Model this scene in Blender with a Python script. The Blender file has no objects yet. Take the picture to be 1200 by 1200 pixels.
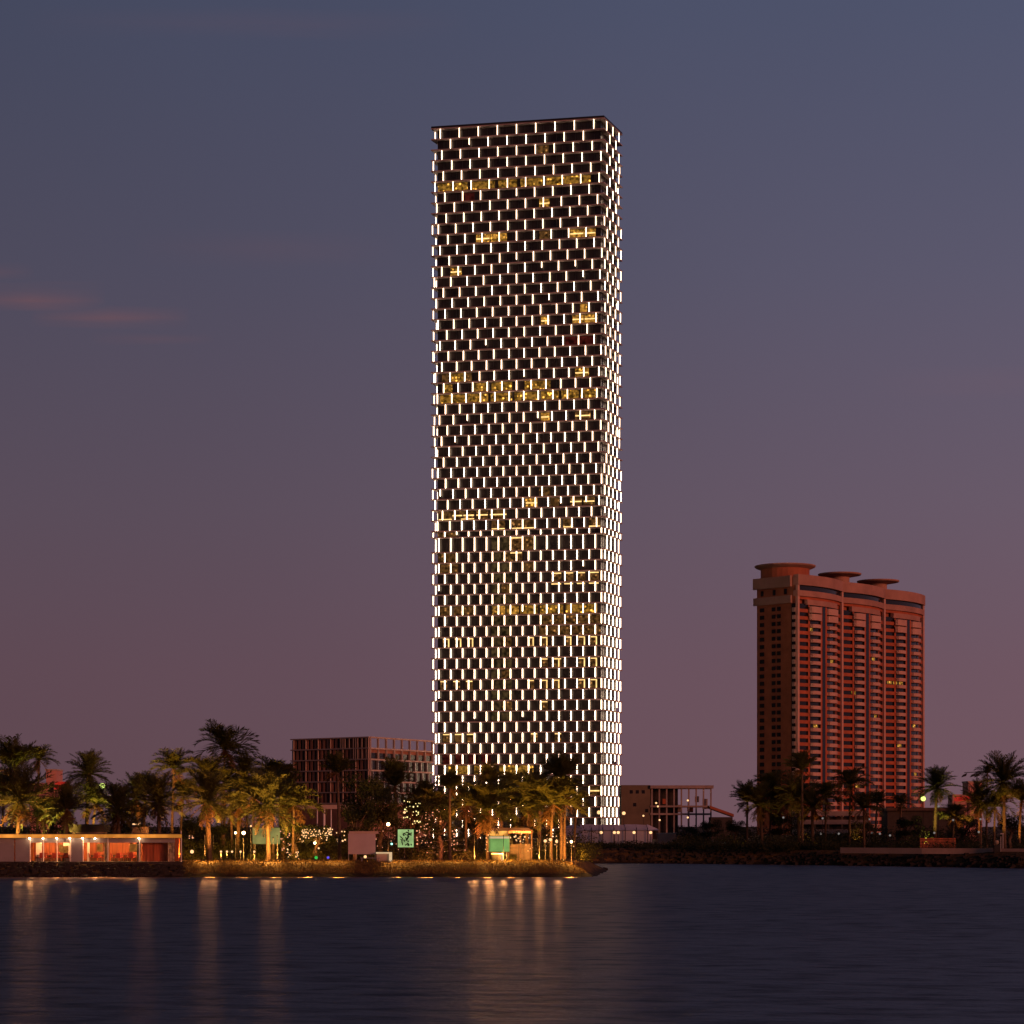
import bpy, math, random
from mathutils import Vector, Matrix

R = math.radians
S = bpy.context.scene
COL = S.collection
random.seed(7)

# ------------------------------------------------------------------ camera, sky, sun, exposure
F = 2600.0          # focal length in photo pixels (photo 1200 px wide)
HY = 968.0          # photo row of the horizon
CAMZ = 6.0
cam = bpy.data.cameras.new('camera')
cam.sensor_width = 36.0
cam.lens = 36.0 * F / 1200.0
cam.shift_y = (HY - 600.0) / 1200.0
cam.clip_start = 1.0
cam.clip_end = 20000.0
cam_o = bpy.data.objects.new('camera', cam)
cam_o.location = (0, 0, CAMZ)
cam_o.rotation_euler = (R(90), 0, 0)
COL.objects.link(cam_o)
S.camera = cam_o

S.view_settings.view_transform = 'Standard'
S.view_settings.look = 'None'
S.view_settings.exposure = 0.0
S.view_settings.gamma = 1.0
S.cycles.use_denoising = True
S.cycles.sample_clamp_indirect = 6.0
S.cycles.max_bounces = 6


def srgb(r, g, b, k=1.0):
    f = lambda c: (c / 12.92 if c <= 0.04045 else ((c + 0.055) / 1.055) ** 2.4) * k
    return (f(r / 255), f(g / 255), f(b / 255), 1)


class NT:
    """small wrapper for node trees"""
    def __init__(self, tree):
        self.t = tree
        tree.nodes.clear()

    def n(self, kind, _in=None, **kw):
        nd = self.t.nodes.new(kind)
        for k, v in kw.items():
            setattr(nd, k, v)
        for k, v in (_in or {}).items():
            if isinstance(v, bpy.types.NodeSocket):
                self.t.links.new(v, nd.inputs[k])
            else:
                nd.inputs[k].default_value = v
        return nd

    def math(self, op, a, b=0.0, c=0.0, clamp=False):
        nd = self.n('ShaderNodeMath', {0: a, 1: b, 2: c}, operation=op)
        nd.use_clamp = clamp
        return nd.outputs[0]

    def ramp(self, fac, stops, interp='LINEAR'):
        nd = self.n('ShaderNodeValToRGB', {'Fac': fac})
        cr = nd.color_ramp
        cr.interpolation = interp
        while len(cr.elements) > 2:
            cr.elements.remove(cr.elements[-1])
        for i, (p, c) in enumerate(stops):
            e = cr.elements[i] if i < 2 else cr.elements.new(p)
            e.position = p
            e.color = c if len(c) == 4 else (*c, 1)
        return nd.outputs['Color']

    def mix(self, fac, a, b, mode='MIX'):
        nd = self.n('ShaderNodeMix', data_type='RGBA', blend_type=mode)
        for s, v in ((nd.inputs[0], fac), (nd.inputs[6], a), (nd.inputs[7], b)):
            if isinstance(v, bpy.types.NodeSocket):
                self.t.links.new(v, s)
            else:
                s.default_value = v
        return nd.outputs[2]


# dusk sky: a vertical gradient by the true direction of view, with thin pink clouds low in the west
W = bpy.data.worlds.new('World')
S.world = W
W.use_nodes = True
w = NT(W.node_tree)
tc = w.n('ShaderNodeTexCoord')
sep = w.n('ShaderNodeSeparateXYZ', {0: tc.outputs['Generated']})
zz = w.math('MAXIMUM', sep.outputs['Z'], 0.0)
base = w.ramp(zz, [
    (0.0, srgb(104, 77, 85)), (0.07, srgb(101, 78, 89)), (0.14, srgb(95, 81, 95)),
    (0.24, srgb(83, 80, 99)), (0.35, srgb(72, 77, 100)), (0.52, srgb(44, 49, 74)), (0.72, srgb(25, 29, 48)), (1.0, srgb(17, 20, 36))])
mp = w.n('ShaderNodeMapping', {'Vector': tc.outputs['Generated'], 'Location': (1.3, 0.0, 0.35), 'Scale': (5.0, 5.0, 62.0)})
nz = w.n('ShaderNodeTexNoise', {'Vector': mp.outputs[0], 'Scale': 1.6, 'Detail': 5.0, 'Roughness': 0.55})
streak = w.ramp(nz.outputs['Fac'], [(0.50, (0, 0, 0)), (0.72, (1, 1, 1))])


def bump01(v, c, h):
    d = w.math('ABSOLUTE', w.math('SUBTRACT', v, c))
    return w.math('SUBTRACT', 1.0, w.math('DIVIDE', d, h), clamp=True)


yy = w.math('MAXIMUM', sep.outputs['Y'], 0.05)
az = w.math('DIVIDE', sep.outputs['X'], yy)
el = w.math('DIVIDE', sep.outputs['Z'], yy)
fy = w.math('GREATER_THAN', sep.outputs['Y'], 0.05)
# three streaks of afterglow cloud with soft ragged ends
acc = None
wob = w.math('MULTIPLY', w.math('SUBTRACT', nz.outputs['Fac'], 0.5), 0.012)
for a0, e0, ha, he, k in ((-0.217, 0.2388, 0.034, 0.0055, 0.62), (-0.181, 0.2305, 0.036, 0.0058, 0.62),
                          (-0.162, 0.2200, 0.028, 0.004, 0.26), (-0.235, 0.248, 0.02, 0.004, 0.4),
                          (-0.11, 0.26, 0.06, 0.010, 0.18), (-0.12, 0.362, 0.10, 0.009, 0.16),
                          (0.22, 0.20, 0.06, 0.008, 0.12)):
    m = w.math('MULTIPLY', w.math('POWER', bump01(az, a0, ha), 0.7), bump01(w.math('ADD', el, wob), e0, he))
    m = w.math('MULTIPLY', m, k)
    acc = m if acc is None else w.math('MAXIMUM', acc, m)
soft = w.math('MULTIPLY', w.math('MULTIPLY', acc, fy), w.math('ADD', 0.55, w.math('MULTIPLY', streak, 0.45)))
col = w.mix(soft, base, srgb(122, 86, 92))
big = w.n('ShaderNodeTexNoise', {'Vector': tc.outputs['Generated'], 'Scale': 3.0, 'Detail': 2.0})
shade = w.math('ADD', 0.95, w.math('MULTIPLY', big.outputs['Fac'], 0.18))
# the afterglow side of the sky (to the right) is a little brighter
shade = w.math('ADD', shade, w.math('MULTIPLY', sep.outputs['X'], 0.80))
col = w.mix(1.0, col, w.n('ShaderNodeCombineColor', {0: shade, 1: shade, 2: shade}).outputs[0], 'MULTIPLY')
bg = w.n('ShaderNodeBackground', {'Color': col, 'Strength': 1.0})
w.t.links.new(bg.outputs[0], w.n('ShaderNodeOutputWorld').inputs[0])

sun = bpy.data.lights.new('afterglow', 'SUN')
sun.energy = 1.5
sun.color = (1.0, 0.29, 0.15)
sun.angle = R(14)
sun_o = bpy.data.objects.new('afterglow', sun)
sun_o.rotation_euler = Vector((-0.68, 0.71, -0.14)).to_track_quat('-Z', 'Y').to_euler()
sun_o.location = (200, -200, 100)
COL.objects.link(sun_o)


# ------------------------------------------------------------------ helpers
def P(px, py, d):
    """world point seen at photo pixel (px, py) at distance d"""
    return Vector(((px - 600.0) / F * d, d, CAMZ - (py - HY) / F * d))


def XX(px, d):
    return (px - 600.0) / F * d


def ZZ(py, d):
    return CAMZ - (py - HY) / F * d


class MB:
    def __init__(self):
        self.v, self.f, self.m = [], [], []

    def face(self, pts, mi=0):
        b = len(self.v)
        self.v += [tuple(p) for p in pts]
        self.f.append(tuple(range(b, b + len(pts))))
        self.m.append(mi)

    def hexa(self, p, mi=0):
        """p: 4 bottom points then 4 top points"""
        b = len(self.v)
        self.v += [tuple(q) for q in p]
        for f in ((3, 2, 1, 0), (4, 5, 6, 7), (0, 1, 5, 4), (1, 2, 6, 5), (2, 3, 7, 6), (3, 0, 4, 7)):
            self.f.append(tuple(b + i for i in f))
            self.m.append(mi)
        return self

    def box(self, x0, x1, y0, y1, z0, z1, mi=0):
        return self.hexa([(x0, y0, z0), (x1, y0, z0), (x1, y1, z0), (x0, y1, z0),
                          (x0, y0, z1), (x1, y0, z1), (x1, y1, z1), (x0, y1, z1)], mi)

    def prism(self, poly, z0, z1, mi=0):
        n = len(poly)
        b = len(self.v)
        self.v += [(p[0], p[1], z0) for p in poly] + [(p[0], p[1], z1) for p in poly]
        self.f.append(tuple(b + i for i in reversed(range(n))))
        self.f.append(tuple(b + n + i for i in range(n)))
        self.m += [mi, mi]
        for i in range(n):
            j = (i + 1) % n
            self.f.append((b + i, b + j, b + n + j, b + n + i))
            self.m.append(mi)
        return self

    def tube(self, pts, rad, seg=7, mi=0, cap=True):
        pts = [Vector(p) for p in pts]
        rad = rad if isinstance(rad, (list, tuple)) else [rad] * len(pts)
        b = len(self.v)
        for i, p in enumerate(pts):
            t = (pts[min(i + 1, len(pts) - 1)] - pts[max(i - 1, 0)]).normalized()
            a = t.orthogonal().normalized() if abs(t.z) < 0.9 else Vector((1, 0, 0))
            a = (a - t * a.dot(t)).normalized()
            c = t.cross(a)
            for k in range(seg):
                an = 2 * math.pi * k / seg
                self.v.append(tuple(p + (a * math.cos(an) + c * math.sin(an)) * rad[i]))
        for i in range(len(pts) - 1):
            for k in range(seg):
                k2 = (k + 1) % seg
                self.f.append((b + i * seg + k, b + i * seg + k2, b + (i + 1) * seg + k2, b + (i + 1) * seg + k))
                self.m.append(mi)
        if cap:
            self.f.append(tuple(b + k for k in reversed(range(seg))))
            e = b + (len(pts) - 1) * seg
            self.f.append(tuple(e + k for k in range(seg)))
            self.m += [mi, mi]
        return self

    def lathe(self, prof, c=(0, 0, 0), seg=20, mi=0):
        b = len(self.v)
        n = len(prof)
        for (r, z) in prof:
            for k in range(seg):
                an = 2 * math.pi * k / seg
                self.v.append((c[0] + r * math.cos(an), c[1] + r * math.sin(an), c[2] + z))
        for i in range(n - 1):
            for k in range(seg):
                k2 = (k + 1) % seg
                self.f.append((b + i * seg + k, b + i * seg + k2, b + (i + 1) * seg + k2, b + (i + 1) * seg + k))
                self.m.append(mi)
        self.f.append(tuple(b + k for k in reversed(range(seg))))
        self.f.append(tuple(b + (n - 1) * seg + k for k in range(seg)))
        self.m += [mi, mi]
        return self

    def ball(self, c, r, mi=0, seg=10):
        prof = []
        for i in range(1, 7):
            a = -math.pi / 2 + math.pi * i / 7
            prof.append((r * math.cos(a), r * math.sin(a)))
        return self.lathe(prof, c, seg, mi)

    def mesh(self, name, mats, smooth=False):
        me = bpy.data.meshes.new(name)
        me.from_pydata(self.v, [], self.f)
        for m in (mats if isinstance(mats, (list, tuple)) else [mats]):
            me.materials.append(m)
        me.polygons.foreach_set('material_index', self.m)
        if smooth:
            me.polygons.foreach_set('use_smooth', [True] * len(self.f))
        me.update()
        return me

    def build(self, name, mats, parent=None, smooth=False, loc=None):
        o = bpy.data.objects.new(name, self.mesh(name, mats, smooth))
        COL.objects.link(o)
        if parent is not None:
            o.parent = parent
        if loc is not None:
            o.location = loc
        return o


def tag(o, label=None, cat=None, group=None, kind=None):
    if label:
        o['label'] = label
    if cat:
        o['category'] = cat
    if group:
        o['group'] = group
    if kind:
        o['kind'] = kind
    return o


def thing(name, label, cat, loc=(0, 0, 0), group=None):
    o = bpy.data.objects.new(name, None)
    o.location = loc
    o.empty_display_size = 0.5
    COL.objects.link(o)
    return tag(o, label, cat, group)


def copy_tree(o, parent=None):
    c = o.copy()
    COL.objects.link(c)
    c.parent = parent
    for ch in list(o.children):
        copy_tree(ch, c)
    return c


# ------------------------------------------------------------------ materials
def mat(name, color, rough=0.7, noise=0.0, scale=1.0, metallic=0.0, spec=0.4, bump=0.0, stretch=(1, 1, 1)):
    m = bpy.data.materials.new(name)
    m.use_nodes = True
    t = NT(m.node_tree)
    c = (*color, 1) if len(color) == 3 else color
    b = t.n('ShaderNodeBsdfPrincipled', {'Base Color': c, 'Roughness': rough, 'Metallic': metallic, 'Specular IOR Level': spec})
    if noise or bump:
        co = t.n('ShaderNodeTexCoord')
        mp_ = t.n('ShaderNodeMapping', {'Vector': co.outputs['Object'], 'Scale': stretch})
        nn = t.n('ShaderNodeTexNoise', {'Vector': mp_.outputs[0], 'Scale': scale, 'Detail': 5.0, 'Roughness': 0.6})
        if noise:
            lo = tuple(x * (1 - noise) for x in c[:3])
            hi = tuple(min(1, x * (1 + noise)) for x in c[:3])
            t.t.links.new(t.ramp(nn.outputs['Fac'], [(0.3, lo), (0.7, hi)]), b.inputs['Base Color'])
        if bump:
            bp = t.n('ShaderNodeBump', {'Height': nn.outputs['Fac'], 'Strength': bump, 'Distance': 0.1})
            t.t.links.new(bp.outputs[0], b.inputs['Normal'])
    t.t.links.new(b.outputs[0], t.n('ShaderNodeOutputMaterial').inputs[0])
    return m


def emit(name, color, strength, noise=0.0, scale=1.0, stretch=(1, 1, 1), lo=0.35, hi=0.7):
    m = bpy.data.materials.new(name)
    m.use_nodes = True
    t = NT(m.node_tree)
    c = (*color, 1)
    e = t.n('ShaderNodeEmission', {'Color': c, 'Strength': strength})
    if noise:
        co = t.n('ShaderNodeTexCoord')
        mp_ = t.n('ShaderNodeMapping', {'Vector': co.outputs['Object'], 'Scale': stretch})
        nn = t.n('ShaderNodeTexNoise', {'Vector': mp_.outputs[0], 'Scale': scale, 'Detail': 3.0})
        r = t.ramp(nn.outputs['Fac'], [(lo, (1 - noise,) * 3), (hi, (1, 1, 1))])
        t.t.links.new(t.math('MULTIPLY', r, strength), e.inputs['Strength'])
    t.t.links.new(e.outputs[0], t.n('ShaderNodeOutputMaterial').inputs[0])
    return m


def foliage(name, color, trans=0.35):
    m = bpy.data.materials.new(name)
    m.use_nodes = True
    t = NT(m.node_tree)
    co = t.n('ShaderNodeTexCoord')
    nn = t.n('ShaderNodeTexNoise', {'Vector': co.outputs['Object'], 'Scale': 2.5, 'Detail': 4.0})
    lo = tuple(x * 0.5 for x in color)
    hi = tuple(x * 1.6 for x in color)
    c = t.ramp(nn.outputs['Fac'], [(0.3, lo), (0.7, hi)])
    d = t.n('ShaderNodeBsdfPrincipled', {'Base Color': c, 'Roughness': 0.6, 'Specular IOR Level': 0.25})
    tr = t.n('ShaderNodeBsdfTranslucent', {'Color': c})
    mx = t.n('ShaderNodeMixShader', {0: trans, 1: d.outputs[0], 2: tr.outputs[0]})
    t.t.links.new(mx.outputs[0], t.n('ShaderNodeOutputMaterial').inputs[0])
    return m


def interior(name, warm, lo, hi, scale):
    """a lit room behind glass: dim walls with small bright lamps"""
    m = bpy.data.materials.new(name)
    m.use_nodes = True
    t = NT(m.node_tree)
    co = t.n('ShaderNodeTexCoord')
    n1 = t.n('ShaderNodeTexNoise', {'Vector': co.outputs['Object'], 'Scale': scale * 1.1, 'Detail': 4.0})
    vo = t.n('ShaderNodeTexVoronoi', {'Vector': co.outputs['Object'], 'Scale': scale * .7})
    spots = t.ramp(vo.outputs['Distance'], [(0.10, (1, 1, 1)), (0.30, (0, 0, 0))])
    walls = t.ramp(n1.outputs['Fac'], [(0.38, (lo * 0.12,) * 3), (0.66, (lo * 1.2,) * 3)])
    st = t.math('ADD', walls, t.math('MULTIPLY', spots, t.math('MULTIPLY', n1.outputs['Fac'], hi)))
    e = t.n('ShaderNodeEmission', {'Color': (*warm, 1), 'Strength': st})
    t.t.links.new(e.outputs[0], t.n('ShaderNodeOutputMaterial').inputs[0])
    return m


M = dict(
    slab=mat('tower slab', (0.34, 0.27, 0.26), 0.6, 0.25, 0.3),
    glass=mat('dark tower glass', (0.015, 0.011, 0.010), 0.22, 0.5, 0.25, spec=0.3),
    blade=emit('fin light', (1.0, 0.70, 0.46), 13.0, 0.45, 0.6),
    concrete=mat('concrete', (0.26, 0.21, 0.19), 0.8, 0.25, 0.5),
    amber=interior('amber rooms', (1.0, 0.46, 0.07), 0.55, 2.8, 0.9),
    olive=interior('golden rooms', (1.0, 0.47, 0.07), 0.34, 5.0, 0.9),
    dim=interior('dim rooms', (0.95, 0.42, 0.12), 0.13, 1.0, 0.9),
    stair=interior('stair rooms', (1.0, 0.60, 0.24), 0.07, 0.0, 0.7),
    redroom=interior('red rooms', (0.9, 0.12, 0.09), 0.07, 0.05, 0.6),
    bar=emit('ceiling light bar', (1.0, 0.62, 0.22), 1.9, .35, .8),
    brick=mat('red brick', (0.35, 0.088, 0.038), 0.85, 0.22, 0.25),
    brick_dark=mat('brown brick', (0.30, 0.085, 0.04), 0.85, 0.22, 0.25),
    pale=mat('pale pink render', (0.47, 0.28, 0.22), 0.8, 0.12, 0.2),
    cornice=mat('dusty pink cornice', (0.34, 0.18, 0.135), 0.85, 0.2, 0.15),
    window=mat('dark window', (0.012, 0.009, 0.010), 0.15, spec=0.35),
    rust=mat('rust red panel', (0.32, 0.15, 0.09), 0.8, 0.3, 0.15),
    lattice=mat('pale lattice frame', (0.42, 0.33, 0.27), 0.75, 0.15, 0.3),
    trunk=mat('palm trunk', (0.085, 0.055, 0.034), 0.9, 0.4, 3.0, bump=0.6, stretch=(1, 1, 4)),
    bark=mat('bark', (0.09, 0.06, 0.04), 0.9, 0.4, 3.0),
    palm=foliage('palm fronds', (0.050, 0.056, 0.012)),
    palm_b=foliage('date palm fronds', (0.060, 0.066, 0.020)),
    leaf=foliage('dark leaves', (0.028, 0.036, 0.012)),
    bush=foliage('bush leaves', (0.040, 0.044, 0.010)),
    deadfrond=foliage('dry fronds', (0.09, 0.05, 0.018)),
    grassblade=foliage('grass', (0.17, 0.105, 0.026)),
    metal=mat('dark metal', (0.03, 0.028, 0.027), 0.45, metallic=0.6),
    steel=mat('pale metal', (0.4, 0.38, 0.36), 0.4, metallic=0.5),
    white=mat('white paint', (0.75, 0.70, 0.66), 0.6, 0.06, 0.8),
    tent=mat('white canvas', (0.52, 0.52, 0.58), 0.8, 0.10, 0.5),
    wood=mat('red brown wood', (0.30, 0.075, 0.026), 0.55, 0.65, 0.9, stretch=(5, 5, 0.25)),
    chairred=mat('red upholstery', (0.30, 0.035, 0.02), 0.7, 0.2, 3.0),
    darkwood=mat('dark wood', (0.06, 0.03, 0.02), 0.6, 0.3, 2.0),
    frost=mat('grey frosted panel', (0.24, 0.22, 0.23), 0.5, 0.10, 0.7),
    curtain=foliage('cream curtain', (0.50, 0.43, 0.32), 0.5),
    deck=mat('dark deck', (0.035, 0.028, 0.025), 0.8, 0.3, 1.0),
    screen=mat('grey projection cloth', (0.42, 0.36, 0.37), 0.8, 0.06, 0.8),
    soil=mat('beige render', (0.42, 0.30, 0.23), 0.85, 0.2, 0.4),
    pinkwall=mat('salmon render', (0.55, 0.27, 0.21), 0.85, 0.15, 0.3),
    beige=mat('olive beige render', (0.13, 0.105, 0.07), 0.85, 0.25, 0.2),
    globe=emit('warm globe', (1.0, 0.60, 0.25), 22.0),
    globe_soft=emit('soft globe', (1.0, 0.55, 0.24), 1.6),
    globe_cool=emit('cool globe', (0.9, 0.8, 0.75), 0.22),
    globe_teal=emit('teal lamp', (0.35, 1.0, 0.72), 2.5),
    globe_lime=emit('lime floodlight', (0.80, 1.0, 0.22), 1.6),
    green_spot=emit('green lamp', (0.1, 1.0, 0.15), .5),
    blue_spot=emit('blue lamp', (0.16, 0.12, 1.0), .8),
    redglow=emit('red awning glow', (1.0, 0.05, 0.03), 0.55, 0.6, 1.2),  # awning canvas glows by itself in place of a lamp on it
    bulb=emit('string bulb', (1.0, 0.55, 0.24), 1.4),
    bulb_lime=emit('lime string bulb', (1.0, 0.80, 0.30), 1.5),
    bulb_rose=emit('rose string bulb', (1.0, 0.42, 0.22), 1.0),
    fascia=emit('fascia light', (1.0, 0.34, 0.05), 1.05, 0.6, 0.45, (1, 0.1, 0.1)),
    roomlamp=emit('room lamp', (1.0, 0.47, 0.15), 210.0),
    eavelamp=emit('eave lamp', (1.0, 0.62, 0.32), 110.0),
    picture=emit('amber picture glow', (1.0, 0.34, 0.06), 0.42, 0.6, 2.0),  # glow put into the picture colour in place of light on it
    posterlit=emit('green poster light', (0.58, 0.88, 0.34), 0.72, 0.5, 0.6),
    fieldlit=emit('green screen light', (0.34, 0.64, 0.17), 0.78, 0.5, 0.5),
    yellowlit=emit('yellow green panel light', (0.66, 0.58, 0.17), 0.55, 0.6, 0.4),
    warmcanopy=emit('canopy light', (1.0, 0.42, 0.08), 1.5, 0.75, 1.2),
    counter_glow=emit('counter glow', (1.0, 0.66, 0.36), 0.75, 0.2, 1.0),  # glow painted into white counter parts; also colours the television banner
    black=mat('matte black', (0.012, 0.012, 0.012), 0.8),
)


def fin_light():
    """LED blades, fed a little weaker storey by storey towards the top"""
    t = NT(M['blade'].node_tree)
    co = t.n('ShaderNodeTexCoord')
    z = t.n('ShaderNodeSeparateXYZ', {0: co.outputs['Object']}).outputs['Z']
    nn = t.n('ShaderNodeTexNoise', {'Vector': co.outputs['Object'], 'Scale': 0.6, 'Detail': 3.0})
    st = t.n('ShaderNodeMapRange', {'Value': z, 'From Min': 0.0, 'From Max': 245.0, 'To Min': 16.0, 'To Max': 7.0}).outputs[0]
    st = t.math('MULTIPLY', st, t.math('ADD', 0.45, t.math('MULTIPLY', nn.outputs['Fac'], 0.9)))
    e = t.n('ShaderNodeEmission', {'Color': (1.0, 0.70, 0.46, 1), 'Strength': st})
    t.t.links.new(e.outputs[0], t.n('ShaderNodeOutputMaterial').inputs[0])


fin_light()


# ------------------------------------------------------------------ water and land
def water_mat():
    m = bpy.data.materials.new('smooth dusk water')
    m.use_nodes = True
    t = NT(m.node_tree)
    geo = t.n('ShaderNodeNewGeometry')
    mp1 = t.n('ShaderNodeMapping', {'Vector': geo.outputs['Position'], 'Scale': (0.34, 0.62, 1.0), 'Rotation': (0, 0, R(12))})
    n1 = t.n('ShaderNodeTexNoise', {'Vector': mp1.outputs[0], 'Scale': 1.0, 'Detail': 4.0, 'Roughness': 0.6})
    mp2 = t.n('ShaderNodeMapping', {'Vector': geo.outputs['Position'], 'Scale': (0.018, 0.05, 1.0), 'Rotation': (0, 0, R(-8))})
    n2 = t.n('ShaderNodeTexNoise', {'Vector': mp2.outputs[0], 'Scale': 1.0, 'Detail': 3.0})
    h = t.math('ADD', n1.outputs['Fac'], t.math('MULTIPLY', n2.outputs['Fac'], 1.5))
    bp = t.n('ShaderNodeBump', {'Height': h, 'Strength': 0.7, 'Distance': 0.5})
    tan = t.n('ShaderNodeCombineXYZ', {0: 1.0, 1: 0.0, 2: 0.0})
    gl = t.n('ShaderNodeBsdfAnisotropic', {'Color': (1.0, 0.76, 0.62, 1), 'Roughness': 0.45, 'Anisotropy': 0.70,
                                           'Rotation': 0.0, 'Normal': bp.outputs[0], 'Tangent': tan.outputs[0]}, distribution='BECKMANN')
    df = t.n('ShaderNodeBsdfDiffuse', {'Color': (0.010, 0.009, 0.014, 1)})
    fac = t.math('ADD', 0.93, t.math('MULTIPLY', t.math('SUBTRACT', n2.outputs['Fac'], 0.5), 0.35))
    fac = t.math('ADD', fac, t.math('MULTIPLY', t.math('SUBTRACT', n1.outputs['Fac'], 0.5), 2.0), clamp=True)
    mx = t.n('ShaderNodeMixShader', {0: fac, 1: df.outputs[0], 2: gl.outputs[0]})
    t.t.links.new(mx.outputs[0], t.n('ShaderNodeOutputMaterial').inputs[0])
    return m


mb = MB()
mb.face([(-3000, -300, 0), (3000, -300, 0), (3000, 900, 0), (-3000, 900, 0)])
tag(mb.build('water', water_mat()), kind='structure')

SHORE = [(-4000, 250), (-400, 256), (-66, 259), (-40, 260), (-20, 260.5), (-5, 260), (6, 260), (9.5, 262), (11.6, 282), (12.6, 300),
         (11.5, 318), (9.0, 336), (11.0, 352), (16.5, 356), (26, 353), (39, 345), (55, 331), (72, 313), (120, 300), (500, 290), (4000, 290)]


def shore_dist(x, y):
    """signed distance to the waterline, positive on land"""
    best = 1e9
    for (ax, ay), (bx, by) in zip(SHORE, SHORE[1:]):
        dx, dy = bx - ax, by - ay
        k = max(0.0, min(1.0, ((x - ax) * dx + (y - ay) * dy) / (dx * dx + dy * dy)))
        d = math.hypot(x - ax - k * dx, y - ay - k * dy)
        if d < best:
            best = d
    inside = False
    poly = SHORE + [(4000, 20000), (-4000, 20000)]
    j = len(poly) - 1
    for i in range(len(poly)):
        xi, yi = poly[i]
        xj, yj = poly[j]
        if (yi > y) != (yj > y) and x < (xj - xi) * (y - yi) / (yj - yi) + xi:
            inside = not inside
        j = i
    return best if inside else -best


def wav(x, y):
    return 0.5 * math.sin(x * 0.9 + 1.3 * math.sin(y * 0.4)) + 0.3 * math.sin(x * 2.3 + y * 1.1) + 0.2 * math.sin(y * 2.9 - x * 0.7)


def ground_z(x, y):
    d = shore_dist(x, y) + 0.35 * wav(x * 0.6, y * 0.6)
    right = max(0.0, min(1.0, (x - 6.0) / 8.0)) * max(0.0, min(1.0, (y - 325) / 15.0)) if x < 60 else 1.0
    top = 1.75 + 0.55 * right
    if d < 0:
        return max(-1.5, 0.45 * d)
    s = min(1.0, d / 4.2)
    return top * (1 - (1 - s) ** 1.6) + (0.05 * wav(x, y) if s < 1 else 0.0)


def grid_coords(lo, a, b, hi, step):
    c, v = [], a
    while v <= b + 1e-6:
        c.append(v)
        v += step
    g, s, v = [], step * 2, a
    while v > lo:
        v = max(lo, v - s)
        g.append(v)
        s *= 1.7
    h, s, v = [], step * 2, b
    while v < hi:
        v = min(hi, v + s)
        h.append(v)
        s *= 1.7
    return list(reversed(g)) + c + h


gx = grid_coords(-4000, -68, 82, 4000, 1.0)
gy = grid_coords(245, 254, 362, 12000, 0.8)
gm = MB()
for y in gy:
    for x in gx:
        gm.v.append((x, y, ground_z(x, y)))
for j in range(len(gy) - 1):
    for i in range(len(gx) - 1):
        a = j * len(gx) + i
        gm.f.append((a, a + 1, a + len(gx) + 1, a + len(gx)))
        gm.m.append(0)


def land_mat():
    m = bpy.data.materials.new('grass and soil')
    m.use_nodes = True
    t = NT(m.node_tree)
    geo = t.n('ShaderNodeNewGeometry')
    n1 = t.n('ShaderNodeTexNoise', {'Vector': geo.outputs['Position'], 'Scale': 0.9, 'Detail': 6.0, 'Roughness': 0.65})
    n2 = t.n('ShaderNodeTexNoise', {'Vector': geo.outputs['Position'], 'Scale': 0.12, 'Detail': 3.0})
    c = t.mix(n2.outputs['Fac'], t.ramp(n1.outputs['Fac'], [(0.3, (0.06, 0.038, 0.012)), (0.7, (0.20, 0.115, 0.034))]),
              t.ramp(n1.outputs['Fac'], [(0.3, (0.04, 0.028, 0.014)), (0.7, (0.13, 0.085, 0.04))]))
    # dark wet stone up to the tide mark
    sp = t.n('ShaderNodeSeparateXYZ', {0: geo.outputs['Position']})
    hgt = t.math('ADD', sp.outputs['Z'], t.math('MULTIPLY', t.math('SUBTRACT', n1.outputs['Fac'], 0.5), 0.9))
    k = t.ramp(hgt, [(0.30, (0, 0, 0)), (0.62, (1, 1, 1))])
    c = t.mix(k, (0.022, 0.018, 0.015, 1), c)
    bp = t.n('ShaderNodeBump', {'Height': n1.outputs['Fac'], 'Strength': 0.8, 'Distance': 0.25})
    b = t.n('ShaderNodeBsdfPrincipled', {'Base Color': c, 'Roughness': 0.9, 'Specular IOR Level': 0.15, 'Normal': bp.outputs[0]})
    t.t.links.new(b.outputs[0], t.n('ShaderNodeOutputMaterial').inputs[0])
    return m


tag(gm.build('ground', land_mat(), smooth=True), kind='structure')


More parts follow.
